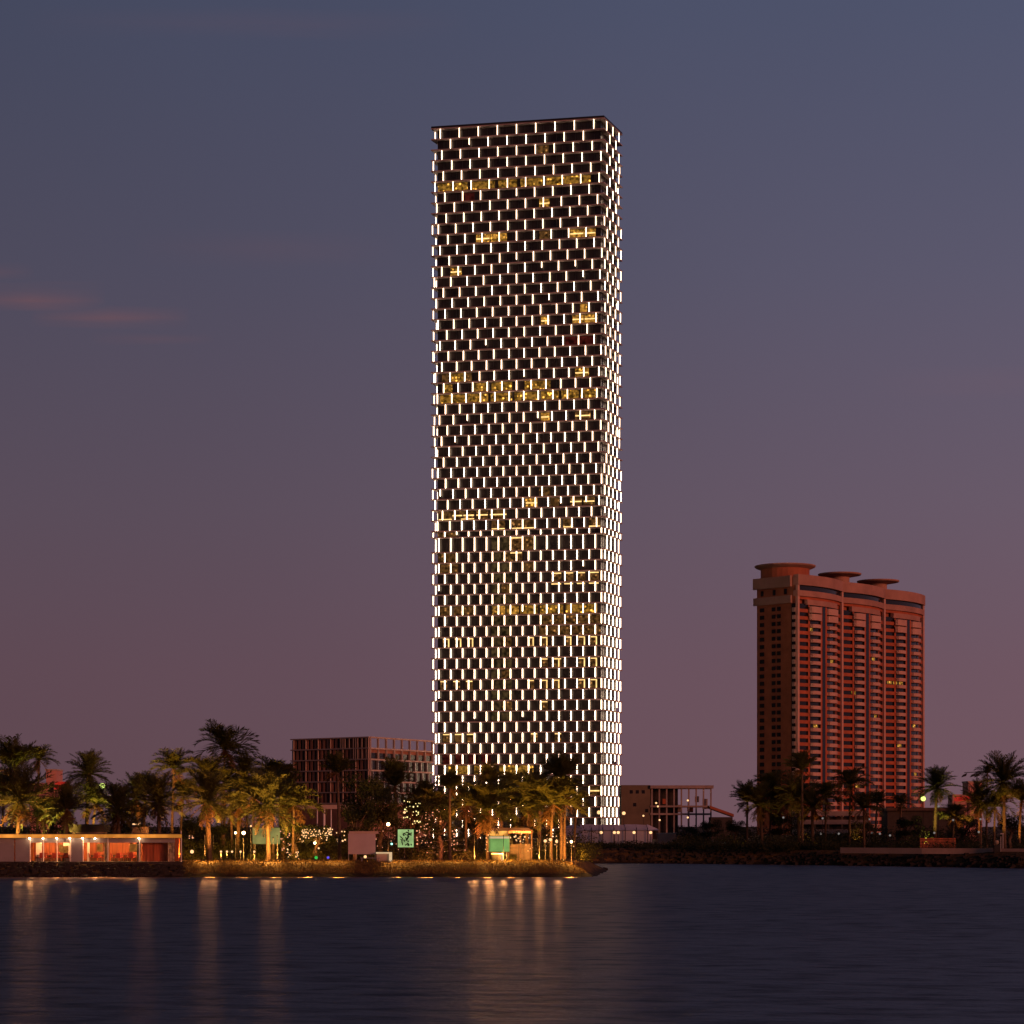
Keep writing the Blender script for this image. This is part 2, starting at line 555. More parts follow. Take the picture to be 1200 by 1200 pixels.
# ------------------------------------------------------------------ the lit skyscraper
def tower():
    GZ = 1.75
    D0 = 756.0
    Nc = Vector((XX(708, D0), D0))
    Lc = Vector((XX(505, D0 * 1.016), D0 * 1.016))
    Rc = Vector((XX(729.5, D0 * 1.025), D0 * 1.025))
    Bc = Lc + Rc - Nc
    top = ZZ(137.5, D0)
    rows = 67
    pitch = (top - GZ) / rows
    ctr = (Nc + Bc) / 2
    root = thing('skyscraper', 'tall slab skyscraper covered in a staggered grid of glowing vertical fins', 'skyscraper', (ctr.x, ctr.y, GZ))
    inv = Vector((ctr.x, ctr.y, GZ))
    quad = [Lc, Nc, Rc, Bc]

    def inset(d):
        out = []
        for i in range(4):
            p, a, b = quad[i], quad[i - 1], quad[(i + 1) % 4]
            e1, e2 = (p - a).normalized(), (b - p).normalized()
            n1, n2 = Vector((-e1.y, e1.x)), Vector((-e2.y, e2.x))   # inward for ccw order
            k = 1.0 / (1.0 + n1.dot(n2))
            out.append(p + (n1 + n2) * k * d)
        return out

    def loc(p, z):
        return (p.x - inv.x, p.y - inv.y, z - inv.z)

    g = inset(1.7)
    rec = lambda poly: [(p.x - inv.x, p.y - inv.y) for p in poly]
    # curtain wall: a core prism with one shallow vertical pane joint every 2.2 m
    MB().prism(rec(g), 0.0, top - GZ - 0.6).build('glass_facade', M['glass'], root)
    mull = MB()
    for i in range(4):
        a, b = g[i], g[(i + 1) % 4]
        e = (b - a)
        ln = e.length
        e.normalize()
        n = Vector((e.y, -e.x))
        k = 2.2
        while k < ln - 0.5:
            q = a + e * k
            p4 = [q - e * 0.06 + n * 0.003, q + e * 0.06 + n * 0.003, q + e * 0.06 + n * 0.12, q - e * 0.06 + n * 0.12]
            mull.prism([(p.x - inv.x, p.y - inv.y) for p in p4], 0.0, top - GZ - 0.6)
            k += 2.2
    mull.build('mullions', M['metal'], root)
    heights = [top - r * pitch for r in range(rows + 1)]
    # one shallower plant floor two thirds of the way down
    heights[39] += 1.5
    slab_poly = rec(inset(0.0))
    for r in range(rows):
        th = 0.36 if r else 0.30
        MB().prism(slab_poly, heights[r] - inv.z - th, heights[r] - inv.z).build('floor_slab', M['slab'], root)
    par = MB()
    o, i2 = rec(inset(0.05)), rec(inset(0.5))
    for i in range(4):
        j = (i + 1) % 4
        zt = top - inv.z
        par.hexa([(*o[i], zt), (*o[j], zt), (*i2[j], zt), (*i2[i], zt), (*o[i], zt + .7), (*o[j], zt + .7), (*i2[j], zt + .7), (*i2[i], zt + .7)])
    par.build('parapet', M['metal'], root)
    fins = []
    vary = random.Random(21)
    for fi in range(4):
        a, b = quad[fi], quad[(fi + 1) % 4]
        e = b - a
        ln = e.length
        e.normalize()
        n = Vector((e.y, -e.x))
        c = ln * 0.497 if fi == 0 else ln * 0.5
        for r in range(rows):
            s = max(4.22, 6.72 - (6.72 - 4.22) * r / 38.0)
            off = 0.0 if r % 2 == 0 else 0.5
            k0 = int(ln / s) + 2
            for k in range(-k0, k0 + 1):
                u = c + (k + off) * s
                if u < 0.75 or u > ln - 0.75:
                    continue
                z1 = heights[r] - 0.46
                z0 = heights[r + 1] + 0.08
                if r == 0:
                    z1 += 0.1
                if vary.random() < .03:      # a few fittings are partly dark
                    z0 += (z1 - z0) * vary.uniform(.2, .5)
                p = a + e * u - n * 0.10
                fins.append((fi, p, e, n, z0, z1))
    near = sorted(range(len(fins)), key=lambda i: (fins[i][0] not in (0, 1)) * 1e6 + abs(fins[i][4] - 45) + (fins[i][1] - Nc).length * 0.5)
    pick = set(near[:100])
    rest = MB()
    for i, (fi, p, e, n, z0, z1) in enumerate(fins):
        hw, dp = (0.10, 0.34) if fi in (0, 2) else (0.06, 0.20)
        q = [p - e * hw, p + e * hw, p + e * hw - n * dp, p - e * hw - n * dp]
        b = MB() if i in pick else rest
        b.prism([(x.x - inv.x, x.y - inv.y) for x in q], z0 - inv.z, z1 - inv.z)
        if i in pick:
            b.build('light_fin', M['blade'], root)
    tag(rest.build('light_fin', M['blade'], root), 'the other glowing vertical fins of the facade', kind='stuff')

    # lit rooms: photo position on the front face -> facade coordinate and storey
    a, b = g[0], g[1]
    e = (b - a)
    ln = e.length
    e.normalize()
    n = Vector((e.y, -e.x))

    def hit(px, py):
        dx, dz = (px - 600) / F, -(py - HY) / F
        # a + e*u = (dx*t, t)
        den = dx * e.y - e.x
        t = (a.x * e.y - a.y * e.x) / (dx * e.y - e.x)
        u = (Vector((dx * t, t)) - a).dot(e)
        return u, CAMZ + dz * t

    def room(px0, px1, py, kind, bar=None):
        u0, z = hit(px0, py)
        u1, _ = hit(px1, py)
        u0, u1 = max(0.1, u0), min(ln - 0.1, u1)
        r = min(range(rows), key=lambda q: abs((heights[q] + heights[q + 1]) / 2 - z))
        z1, z0 = heights[r] - 0.55, heights[r + 1] + 0.15
        mb_ = MB()

        def pane(u0, u1, z0, z1, d0, d1, mi):
            q = [a + e * u0 + n * d1, a + e * u1 + n * d1, a + e * u1 + n * d0, a + e * u0 + n * d0]
            mb_.prism([(x.x - inv.x, x.y - inv.y) for x in q], z0 - inv.z, z1 - inv.z, mi)
        if kind:
            pane(u0, u1, z0, z1, 0.02, 0.15, 0)
        if bar == 'mid':
            zm = (z0 + z1) / 2
            pane(u0 + .1, u1 - .1, zm - .22, zm + .22, 0.17, 0.27, 1)
        elif bar == 'top':
            pane(u0 + .1, u1 - .1, z1 - .38, z1 - .02, 0.17, 0.27, 1)
        elif bar == 'ell':
            pane(u0 + .1, u1 - .1, z1 - .34, z1 - .02, 0.17, 0.27, 1)
            pane(u1 - .5, u1 - .1, z0, z1 - .36, 0.17, 0.27, 1)
        elif bar == 'low':
            pane(u0 + .1, u1 - .1, z0, z0 + .4, 0.17, 0.27, 1)
        mb_.build('lit_window', [M[kind or 'dim'], M['bar']], root)

    for x0, x1 in ((512, 548), (552, 580), (584, 606), (610, 636), (640, 692)):
        room(x0, x1, 218 - (x0 - 512) * .055, 'olive')
    room(630, 643, 175, 'dim'); room(540, 556, 230, 'redroom'); room(632, 644, 238, 'amber', 'mid')
    room(558, 574, 280, 'amber', 'mid'); room(575, 594, 279, 'amber'); room(668, 684, 271, 'amber', 'mid'); room(685, 698, 270, 'amber', 'mid')
    room(632, 644, 274, 'dim'); room(528, 541, 318, 'olive', 'mid'); room(680, 688, 358, 'amber')
    room(634, 644, 373, 'amber', 'mid'); room(671, 684, 371, 'amber', 'mid'); room(685, 700, 369, 'amber', 'mid')
    room(662, 698, 395, 'redroom')
    room(518, 526, 441, 'dim'); room(528, 543, 440, 'olive'); room(545, 553, 440, 'dim'); room(674, 690, 441, 'olive', 'mid')
    room(520, 530, 453, 'olive'); room(556, 572, 451, 'olive'); room(576, 600, 450, 'olive'); room(615, 645, 447, 'olive')
    for x0, x1 in ((516, 545), (548, 572), (575, 600), (603, 630), (634, 655), (658, 678), (680, 698)):
        room(x0, x1, 465 - (x0 - 516) * .04, 'olive')
    room(634, 644, 484, 'amber', 'mid'); room(674, 692, 481, 'dim', 'mid')
    room(632, 645, 570, 'dim'); room(645, 655, 582, 'dim')
    for x0, x1 in ((530, 542), (543, 556), (558, 572), (574, 594)):
        room(x0, x1, 598, 'dim', 'mid')
    room(616, 630, 595, 'amber', 'mid'); room(668, 682, 593, 'dim', 'mid'); room(684, 697, 592, 'dim', 'mid')
    for x0, x1 in ((514, 530), (540, 556), (576, 592), (600, 626), (660, 672), (690, 704)):
        room(x0, x1, 610 - (x0 - 514) * .02, 'dim', 'low')
    room(513, 535, 627, 'dim'); room(598, 612, 636, 'dim', 'top'); room(614, 625, 636, 'dim')
    room(514, 536, 650, 'dim'); room(598, 612, 658, 'dim', 'top'); room(614, 625, 658, 'dim'); room(516, 537, 672, 'dim')
    for x0, x1 in ((646, 658), (661, 672), (676, 686), (690, 702)):
        room(x0, x1, 679, 'dim', 'top')
        room(x0, x1, 691, None, 'top')
    for x0, x1, k in ((516, 530, 'dim'), (532, 556, 'dim'), (577, 592, 'amber'), (594, 608, 'amber'), (610, 630, 'olive'), (633, 660, 'olive'), (663, 700, 'olive')):
        room(x0, x1, 710, k)
    for y in (722, 735): room(632, 705, y, 'dim')
    for y in range(624, 842, 12):
        room(576, 587, y + 1, 'stair')
        room(588, 600, y + 1, 'stair' if (y // 12) % 3 else 'dim', None)
    for y, xs in ((748, (519, 533, 547, 618, 634, 662, 678, 692)), (770, (648, 678, 692)), (782, (634, 650)), (795, (634, 648, 678, 692)),
                  (806, (516, 531, 546, 618)), (832, (634,)), (860, (519, 533, 547, 622, 650))):
        for x in xs:
            room(x, x + 8, y, 'dim', 'top' if y in (782, 806, 832, 860) else 'ell')
    for x in (519, 534, 549, 564): room(x, x + 11, 886, 'redroom')
    for x0, x1 in ((525, 550), (556, 580), (585, 625)): room(x0, x1, 898, 'olive')
    room(690, 703, 923, 'dim', 'mid')


tower()


# ------------------------------------------------------------------ red brick apartment tower
def hotel():
    GZ = 2.3
    D0 = 928.0
    Nc = Vector((XX(931, D0), D0))
    Re = Vector((XX(1080, D0 * 1.095), D0 * 1.095))
    Lc = Vector((XX(887, D0 * 1.016), D0 * 1.016))
    top = ZZ(673, D0)
    root = thing('apartment_tower', 'red brick apartment tower with stacks of curved pale balconies and round roof canopies', 'apartment building', (Nc.x, Nc.y, GZ))
    e = Re - Nc
    ln = e.length
    e.normalize()
    n = Vector((e.y, -e.x))
    f = Lc - Nc
    fl = f.length
    f.normalize()
    m = Vector((-f.y, f.x))
    if m.x > 0:
        m = -m
    H = top - GZ

    def L(p, z):
        return (p.x - Nc.x, p.y - Nc.y, z)

    def bow(t):
        mod = ln / 3
        k = (t % mod) / mod if t < ln else 1.0
        return 3.2 * (1 - (2 * k - 1) ** 2)

    def on(t, d):
        return Nc + e * t + n * (bow(t) + d)

    def strip(mb_, t0, t1, d0, d1, z0, z1, mi=0, seg=None):
        k = seg or max(1, int((t1 - t0) / 2.2))
        ts = [t0 + (t1 - t0) * i / k for i in range(k + 1)]
        for i in range(k):
            ta, tb = ts[i] + 1e-4, ts[i + 1] - 1e-4
            a0, b0, a1, b1 = on(ta, d0), on(tb, d0), on(ta, d1), on(tb, d1)
            mb_.hexa([L(a1, z0), L(b1, z0), L(b0, z0), L(a0, z0), L(a1, z1), L(b1, z1), L(b0, z1), L(a0, z1)], mi)

    # massing
    back = Nc + f * fl + e * ln
    core = MB()
    core.prism([L(Nc - m * 0.0 + e * .3 - n * .0, 0)[:2], L(Re - n * 0, 0)[:2], L(back, 0)[:2], L(Lc, 0)[:2]], 0, H - 1.0, 0)
    core.build('wall', M['brick_dark'], root)
    face = MB()
    strip(face, 0.3, ln - 0.3, -0.6, -0.02, 0, H - 12, 0)
    face.build('glazing', M['window'], root)
    floors = 31
    fh = (H - 12.5) / floors
    mod = ln / 3
    for r in range(floors):
        b = MB()
        z = r * fh
        strip(b, 0.3, ln - 0.3, -0.015, 0.45, z, z + fh * 0.46, 0)
        b.build('brick_band', M['brick'], root)
    pier = MB()
    for q in range(3):
        for k, wd in ((0.20, 1.0), (0.425, 1.2), (0.525, 1.2), (0.80, 1.0)):
            t = q * mod + k * mod
            strip(pier, t - wd / 2, t + wd / 2, 0.455, 0.60, 0, H - 12.6, 0, 1)
    pier.build('brick_piers', M['brick'], root)
    rec = MB()
    for q in range(3):
        t = q * mod + 0.475 * mod
        strip(rec, t - 1.1, t + 1.1, 0.46, 0.60, 0, H - 12.6, 0, 1)
    rec.build('recess_shade_strip', M['window'], root)  # dark strip set proud, drawn as the shade of a recess
    pil = MB()
    for q in (0, 1, 2, 3):
        t = min(max(q * mod, 0.8), ln - 0.8)
        c = Nc + e * t + n * 0.5
        p = [c - e * .7, c + e * .7, c + e * .7 + n * 1.1, c - e * .7 + n * 1.1]
        pil.prism([L(x, 0)[:2] for x in p], 0, H - 4.3)
    pil.build('pilasters', M['pale'], root)
    # balconies: curved parapets
    bal = []
    for q in range(3):
        for k in (0.30, 0.66):
            for r in range(floors):
                bal.append((q * mod + k * mod, r * fh, r))
    bal.sort(key=lambda q: -q[1] + q[0] * 0.3)
    rest = MB()
    for i, (t, z, r) in enumerate(bal):
        b = MB() if i < 100 else rest
        hw = 3.5 if r < floors - 2 else 4.4
        hgt = 1.45 if r < floors - 2 else 2.6
        pts = []
        for j in range(9):
            an = math.pi * j / 8
            pts.append(on(t, 0.46) - e * math.cos(an) * hw + n * math.sin(an) ** 0.6 * 2.0)
        b.prism([L(p, 0)[:2] for p in pts], z - 0.1, z - 0.1 + hgt)
        if i < 100:
            b.build('balcony', M['pale'], root)
    tag(rest.build('balcony', M['pale'], root), kind='stuff')
    lit = MB()
    for (t, r) in ((2.12 * mod, 21), (2.22 * mod, 21), (2.33 * mod, 21), (1.72 * mod, 16), (1.22 * mod, 19), (2.66 * mod, 15), (1.02 * mod, 10), (0.24 * mod, 27), (0.70 * mod, 23), (1.66 * mod, 24), (2.70 * mod, 8), (1.3 * mod, 6), (0.33 * mod, 14), (2.3 * mod, 12)):
        strip(lit, t - 1.4, t + 1.4, 0.0, 0.05, r * fh + fh * .55, r * fh + fh * .95, 0, 1)
    lit.build('lit_window', M['amber'], root)
    # crown: stacked curved cornice bands
    for z0, z1, d0, d1, mt in ((H - 4.4, H, -0.6, 1.9, 'pale'), (H - 6.6, H - 4.4, -0.6, 0.5, 'window'), (H - 9.0, H - 6.6, -0.6, 1.5, 'pale'),
                               (H - 10.2, H - 9.0, -0.6, 0.4, 'brick'), (H - 12.4, H - 10.2, -0.6, 1.0, 'pale')):
        b = MB()
        if mt == 'window':
            strip(b, 0.9, ln - 0.9, d0, d1, z0, z1)
        elif (z0 == H - 12.4):
            for q in range(3):
                b = MB()
                strip(b, (q + .16) * mod, (q + .82) * mod, d0, d1, z0, z1)
                if q < 2:
                    b.build('cornice', M['cornice'], root)
        else:
            strip(b, 0.0, ln, d0, d1, z0, z1)
        b.build('cornice' if mt == 'pale' else 'recess_band', M['cornice' if mt == 'pale' else mt], root)
    # end face: brick with dark windows
    endw = MB()
    def eon(t, d):
        return Nc + f * t + m * d
    def ebox(mb_, t0, t1, d0, d1, z0, z1):
        q = [eon(t0, d1), eon(t1, d1), eon(t1, d0), eon(t0, d0)]
        mb_.prism([L(x, 0)[:2] for x in q], z0, z1)
    for z0, z1, d1, mt in ((H - 5.0, H - 0.4, 1.3, 'pale'), (H - 11.8, H - 8.6, 1.0, 'pale')):
        b = MB()
        ebox(b, 1.2, fl + 1.2, 0.002, d1, z0, z1)
        b.build('end_cornice', M['cornice'], root)
    b = MB()
    ebox(b, 0.2, 1.6, 0.003, 0.12, 0, H - 12)
    b.build('corner_shade_strip', M['window'], root)  # proud dark strip paints the shade of the recessed corner
    for r in range(floors):
        z = r * fh + 0.9
        if r % 1 == 0:
            for t0, t1 in ((fl * .80, fl * .92), (fl * .36, fl * .46), (fl * .50, fl * .60)):
                b = MB()
                ebox(b, t0, t1, 0.002, 0.10, z, z + 1.7)
                b.build('window', M['window'], root)
    for t0 in (.2, .5, .82):
        b = MB()
        ebox(b, fl * t0, fl * t0 + 1.5, 0.002, 0.10, H - 8.0, H - 5.7)
        b.build('window', M['window'], root)
    quo = MB()
    for r in range(floors):
        ebox(quo, -0.6, 0.9, 0.125, 0.5, r * fh, r * fh + fh * .55)
    quo.build('corner_balconies', M['pale'], root)
    # round roof canopies on drums
    for px, d, rr, dk in ((920, 946, 13.0, .80), (984, 975, 9.5, .45), (1029, 1003, 9.5, .42)):
        c = (XX(px, d) - Nc.x, d - Nc.y, H - 1.0)
        zt = ZZ(663.5, 946) - GZ - (H - 1.0)
        dr = MB()
        dr.lathe([(rr * dk, 0), (rr * dk, zt - 1.6)], c, 28)
        drum = dr.build('roof_drum', M['brick_dark' if dk > .6 else 'cornice'], root)
        ca = MB()
        ca.lathe([(rr * dk, zt - 1.6), (rr * .97, zt - .7), (rr, zt - .3), (rr, zt), (rr * .4, zt + .35)], c, 36)
        ca.build('roof_canopy', M['cornice'], root)


hotel()


# ------------------------------------------------------------------ low lattice block left of the skyscraper
def lattice():
    D0 = 700.0
    Nc = Vector((XX(433, D0), D0))
    Lc = Vector((XX(341, D0 * 1.03), D0 * 1.03))
    Rc = Vector((XX(507, D0 * 1.05), D0 * 1.05))
    GZ = 1.75
    top = ZZ(863, D0)
    H = top - GZ
    root = thing('lattice_block', 'low rust red office block with pale lattice of beams and fins beside the skyscraper', 'office building', (Nc.x, Nc.y, GZ))
    L = lambda p: (p.x - Nc.x, p.y - Nc.y)
    e = (Lc - Nc); le = e.length; e.normalize(); n = Vector((-e.y, e.x))
    if n.y > 0: n = -n
    f = (Rc - Nc); lf = f.length; f.normalize(); m = Vector((f.y, -f.x))
    if m.y > 0: m = -m
    st = 12.9 / F * D0
    rows = 6
    MB().prism([L(Nc + e * .5 - n * .6), L(Lc - n * .6), L(Lc + f * lf), L(Rc - m * .6), L(Nc + f * .5 - m * .6)][:4] , 0, H - st).build('wall', M['rust'], root)

    def fb(mb_, org, ax, nr, t0, t1, d0, d1, z0, z1):
        q = [org + ax * t0 + nr * d1, org + ax * t1 + nr * d1, org + ax * t1 + nr * d0, org + ax * t0 + nr * d0]
        mb_.prism([L(p) for p in q], z0, z1)
    for r in range(rows + 1):
        b = MB()
        z = H - r * st
        fb(b, Nc, e, n, 0.0, le, -0.55, 0.35, z - .36, z)
        b.build('beam', M['lattice'], root)
        b = MB()
        fb(b, Nc, f, m, 0.3, lf, -0.55, 0.34, z - .49, z - .01)
        b.build('beam', M['lattice'], root)
    # the front panels of the top storey close it off
    pan = MB(); slot = MB(); fin = MB()
    for r in range(rows):
        z1 = H - r * st - .38
        z0 = H - (r + 1) * st + .02
        k = 0
        t = 0.4
        while t < le - .6:
            if (k + r) % 2 == 0:
                fb(slot, Nc, e, n, t + .08, min(le - .1, t + .78), -0.5, -0.30, z0, z1)
            else:
                fb(pan, Nc, e, n, t, min(le - .1, t + .85), -0.5, -0.06, z0, z1)
            if (r == 0 and t < 13 and k % 2) or (r == 1 and t < 8 and k % 2) or (k % 6 == 0):
                fin = MB(); fb(fin, Nc, e, n, t - .12, t + .02, -0.05, 0.3, z0, z1); fin.build('fin', M['lattice'], root)
            t += .9
            k += 1
    fb(pan, Nc, e, n, 0.05, le - .05, -0.9, -0.56, H - st, H - .55)
    pan.build('panels', M['rust'], root)
    slot.build('slots', M['window'], root)
    for i in range(9):
        post = MB()
        t = 0.1 + i * (lf - .5) / 8
        fb(post, Nc, f, m, t, t + .35, -0.4, 0.3, 0 if i == 0 else H - 2 * st, H - .5)
        post.build('terrace_post', M['lattice'], root)
    b = MB()
    for r in range(1, rows):
        fb(b, Nc, f, m, .4, lf - .1, -0.55, -0.32, H - (r + 1) * st + .02, H - r * st - (.52 if r > 1 else 1.6))
    b.build('side_glazing', M['window'], root)
    for r in range(2, rows):
        for i in range(10):
            sp = MB()
            t = .8 + i * (lf - 1) / 10
            fb(sp, Nc, f, m, t + (r % 2) * .9, t + (r % 2) * .9 + .35, -0.5, 0.3, H - (r + 1) * st + .02, H - r * st - .52)
            sp.build('side_fin', M['steel'], root)
    # setback wing at its left and the entrance canopy on white columns
    wing = thing('side_wing', 'small plain brown annex at the left end of the lattice block', 'building', (XX(336, 730), 730, GZ))
    MB().box(-2.6, 2.0, 0, 8, 0, ZZ(897, 730) - GZ).build('wall', M['brick_dark'], wing)
    b = MB(); b.box(-2.75, 2.0, -.15, 8, ZZ(897, 730) - GZ + .003, ZZ(897, 730) - GZ + .5); b.build('roof', M['lattice'], wing)
    can = thing('entrance_canopy', 'pale flat canopy on white columns below the lattice block', 'canopy', (XX(378, 640), 640, GZ))
    za, zb = ZZ(948, 640) - GZ, ZZ(943, 640) - GZ
    MB().box(-8.5, 8.5, 0, 6, za, zb).build('roof', M['lattice'], can)
    for x in (-1.6, 0.4, 2.4):
        MB().tube([(x, .8, 0), (x, .8, za)], .32 if x == .4 else .16, 10).build('column', M['white'], can)


lattice()


# ------------------------------------------------------------------ concrete frame podium right of the skyscraper
def podium():
    D0 = 640.0
    GZ = 2.3
    x0, xm, x1 = XX(730, D0), XX(762, D0), XX(836, D0)
    root = thing('unfinished_block', 'low beige block with open concrete frame storeys right of the skyscraper', 'building', (x0, D0, GZ))
    H = ZZ(920, D0) - GZ
    MB().box(-0.5, xm - x0, 0, 14, 0, H).build('wall', M['beige'], root)
    for (px, py) in ((738, 930), (745, 930), (752, 930), (742, 945), (756, 952)):
        x, z = XX(px, D0) - x0, ZZ(py, D0) - GZ
        b = MB(); b.box(x, x + .9, -.06, -.003, z, z + 1.0); b.build('window', M['window'], root)
    wd = x1 - x0
    zt = ZZ(924, D0) - GZ
    MB().box(xm - x0 + .01, wd, -.8, 13, zt, zt + .9).build('roof', M['concrete'], root)
    for py in (946, 955):
        z = ZZ(py, D0) - GZ
        b = MB(); b.box(xm - x0 + .01, wd - .6, -.3, 13, z, z + .5); b.build('floor_slab', M['concrete'], root)
    b = MB(); b.box(xm - x0 + .02, wd * .62, 4, 4.3, 0, zt); b.build('back_wall', M['deck'], root)
    for i in range(9):
        x = xm - x0 + .3 + i * (wd - (xm - x0) - 1.2) / 8
        b = MB(); b.box(x, x + .42, .1, .5, 0, zt); b.build('column', M['concrete'], root)
    for i, (px, py, pw, ph) in enumerate(((795, 952, 4, 9), (806, 952, 7, 7), (824, 948, 6, 12), (777, 942, 4, 6), (815, 940, 5, 7))):
        x, z = XX(px, D0) - x0, ZZ(py, D0) - GZ
        k = D0 / F
        b = MB(); b.box(x, x + pw * k, 2.0, 2.2, z, z + ph * k); b.build('infill_wall', M['brick' if i % 2 else 'concrete'], root)
    rmp = thing('tiled_canopy', 'sloping red tiled roof running down beside the concrete frame block', 'roof', (XX(832, 630), 630, GZ))
    b = MB()
    xw = XX(860, 630) - XX(832, 630)
    za, zb = ZZ(944, 630) - GZ, ZZ(954, 630) - GZ
    b.hexa([(0, 0, za - .8), (xw, 0, zb - .8), (xw, 8, zb - .8), (0, 8, za - .8), (0, 0, za), (xw, 0, zb), (xw, 8, zb), (0, 8, za)])
    b.build('roof', M['brick_dark'], rmp)
    b = MB(); b.box(.3, xw - .3, .4, 7.6, 0, zb - .85); b.build('wall', M['deck'], rmp)


podium()


# ------------------------------------------------------------------ waterfront restaurant pavilion
def pavilion():
    D = 263.6
    X0, X1 = XX(-22, D), XX(213, D)
    GZ = 1.78
    root = thing('restaurant_pavilion', 'long flat roofed waterfront restaurant with glowing orange fascia and open lit rooms', 'restaurant', (X0, D, GZ))
    W_ = X1 - X0
    u = lambda px: XX(px, D) - X0
    zr = ZZ(981.5, D) - GZ
    zt = ZZ(977, D) - GZ
    MB().box(-.4, W_ + .1, -.9, 5.5, -1.9, -.02).build('deck', M['deck'], root)
    MB().hexa([(-.3, -.6, zr + .02), (W_ + .1, -.6, zr + .02), (W_ - 1.1, 7.3, zr + .02), (-.3, 7.3, zr + .02), (-.3, -.6, zt), (W_ + .1, -.6, zt), (W_ - 1.1, 7.3, zt), (-.3, 7.3, zt)]).build('roof', M['darkwood'], root)
    MB().box(-.3, W_ + .10, -.70, -.605, zr - .03, zt - .07).build('fascia_light', M['fascia'], root)
    MB().box(-.2, W_ - 1.4, 6.9, 7.1, 0, zr).build('back_wall', M['wood'], root)
    MB().box(W_ - 1.4, W_ - 1.28, 1.35, 6.89, 0, zr).build('end_wall', M['wood'], root)
    zh = ZZ(987.5, D) - GZ
    for a, b_ in ((36, 82), (98, 126), (127, 163), (164, 205)):
        b = MB(); b.box(u(a), u(b_), .05, .11, zh, zr - .05); b.build('transom', M['frost'], root)
    for px in (-1.5, 35.5, 51, 67, 82.5, 97.5, 126.5, 163.5, 212.5):
        b = MB(); b.box(u(px) - .05, u(px) + .05, -.06, .045, 0, zr); b.build('post', M['white'], root)
    for a, b_ in ((-20, -2.5), (-1, 16.5), (18, 34.5), (83.5, 96.5)):
        b = MB(); b.box(u(a), u(b_), .0, .05, 0, zr - .02); b.build('sliding_panel', M['frost'], root)
    b = MB(); b.box(u(165), u(196), 1.2, 1.32, 0, zr - .02); b.build('partition', M['wood'], root)
    for px0, px1 in ((121.5, 127), (160, 164.8), (196.5, 204.5)):
        b = MB()
        k = 8
        pts = []
        for i in range(k + 1):
            x = u(px0) + (u(px1) - u(px0)) * i / k
            pts.append((x, .30 + (.06 if i % 2 else -.06)))
        for i in range(k):
            (xa, ya), (xb, yb) = pts[i], pts[i + 1]
            b.hexa([(xa, ya, .02), (xb, yb, .02), (xb, yb + .03, .02), (xa, ya + .03, .02), (xa, ya, zr - .1), (xb, yb, zr - .1), (xb, yb + .03, zr - .1), (xa, ya + .03, zr - .1)])
        b.build('curtain', M['curtain'], root)
    for px0, px1, y in ((37.5, 44, 2.2), (69, 80, 2.6), (98.5, 101, 2.0)):
        b = MB(); b.box(u(px0), u(px1), y, y + .12, 0, zr - .35); b.build('pale_screen_wall', M['white'], root)
    for px0, px1, py0, py1 in ((55, 64, 990, 999), (69, 75, 991, 999), (101, 108, 989, 998), (140, 149, 989, 998)):
        z0, z1 = ZZ(py1, D + 6) - GZ, ZZ(py0, D + 6) - GZ
        yb = 6.85 if px0 != 69 else 2.55
        b = MB(); b.box(u(px0), u(px1), yb - .04, yb, max(.3, z0), z1); b.build('wall_panel', M['picture'], root)
    for px in (41, 48, 55, 62, 70, 77, 101, 108, 116, 124, 132, 141, 150, 157, 170, 180, 189, 200):
        b = MB(); b.lathe([(.10, 0), (.20, -.08), (.12, -.14)], (u(px), 1.5 + 3.6 * (px % 2), zr - .22), 12); b.build('ceiling_lamp', M['roomlamp'], root)
    for px in (35.5, 51, 67, 82.5, 97.5, 112, 163.5):
        MB().lathe([(.05, 0), (.09, -.07), (.04, -.12)], (u(px), -.35, zr - .035), 10).build('eave_lamp', M['eavelamp'], root)
    # aerials / vents on the roof edge
    for px in (212.5,):
        b = MB(); b.tube([(u(px), -.2, zt), (u(px), -.2, zt + .35)], .05); b.build('corner_post_cap', M['white'], root)

    # furniture: tables and chairs, each a thing
    def table(px, y):
        t = thing('dining_table', 'dark dining table inside the lit waterfront pavilion', 'table', (X0 + u(px), D + y, GZ), 'dining tables in the pavilion')
        b = MB(); b.box(-.75, .75, -.4, .4, .70, .75); b.build('tabletop', M['darkwood'], t)
        for sx in (-.65, .65):
            for sy in (-.32, .32):
                b = MB(); b.box(sx - .04, sx + .04, sy - .04, sy + .04, 0, .70); b.build('leg', M['darkwood'], t)

    def chair(px, y, rz):
        t = thing('dining_chair', 'red upholstered dining chair inside the lit waterfront pavilion', 'chair', (X0 + u(px), D + y, GZ), 'dining chairs in the pavilion')
        t.rotation_euler = (0, 0, rz)
        b = MB(); b.box(-.26, .26, -.26, .26, .40, .50); b.build('seat', M['chairred'], t)
        b = MB(); b.hexa([(-.26, .20, .50), (.26, .20, .50), (.26, .28, .50), (-.26, .28, .50), (-.24, .28, 1.02), (.24, .28, 1.02), (.24, .35, 1.02), (-.24, .35, 1.02)]); b.build('backrest', M['chairred'], t)
        for sx in (-.22, .22):
            for sy in (-.22, .22):
                b = MB(); b.box(sx - .03, sx + .03, sy - .03, sy + .03, 0, .40); b.build('leg', M['darkwood'], t)
    for px in (46, 61, 75, 110, 136, 151):
        table(px, 2.2)
        chair(px - 6.5, 2.2, R(90)); chair(px + 6.5, 2.1, R(-90)); chair(px + .8, 1.3, R(178)); chair(px - 1, 3.2, R(4))


pavilion()


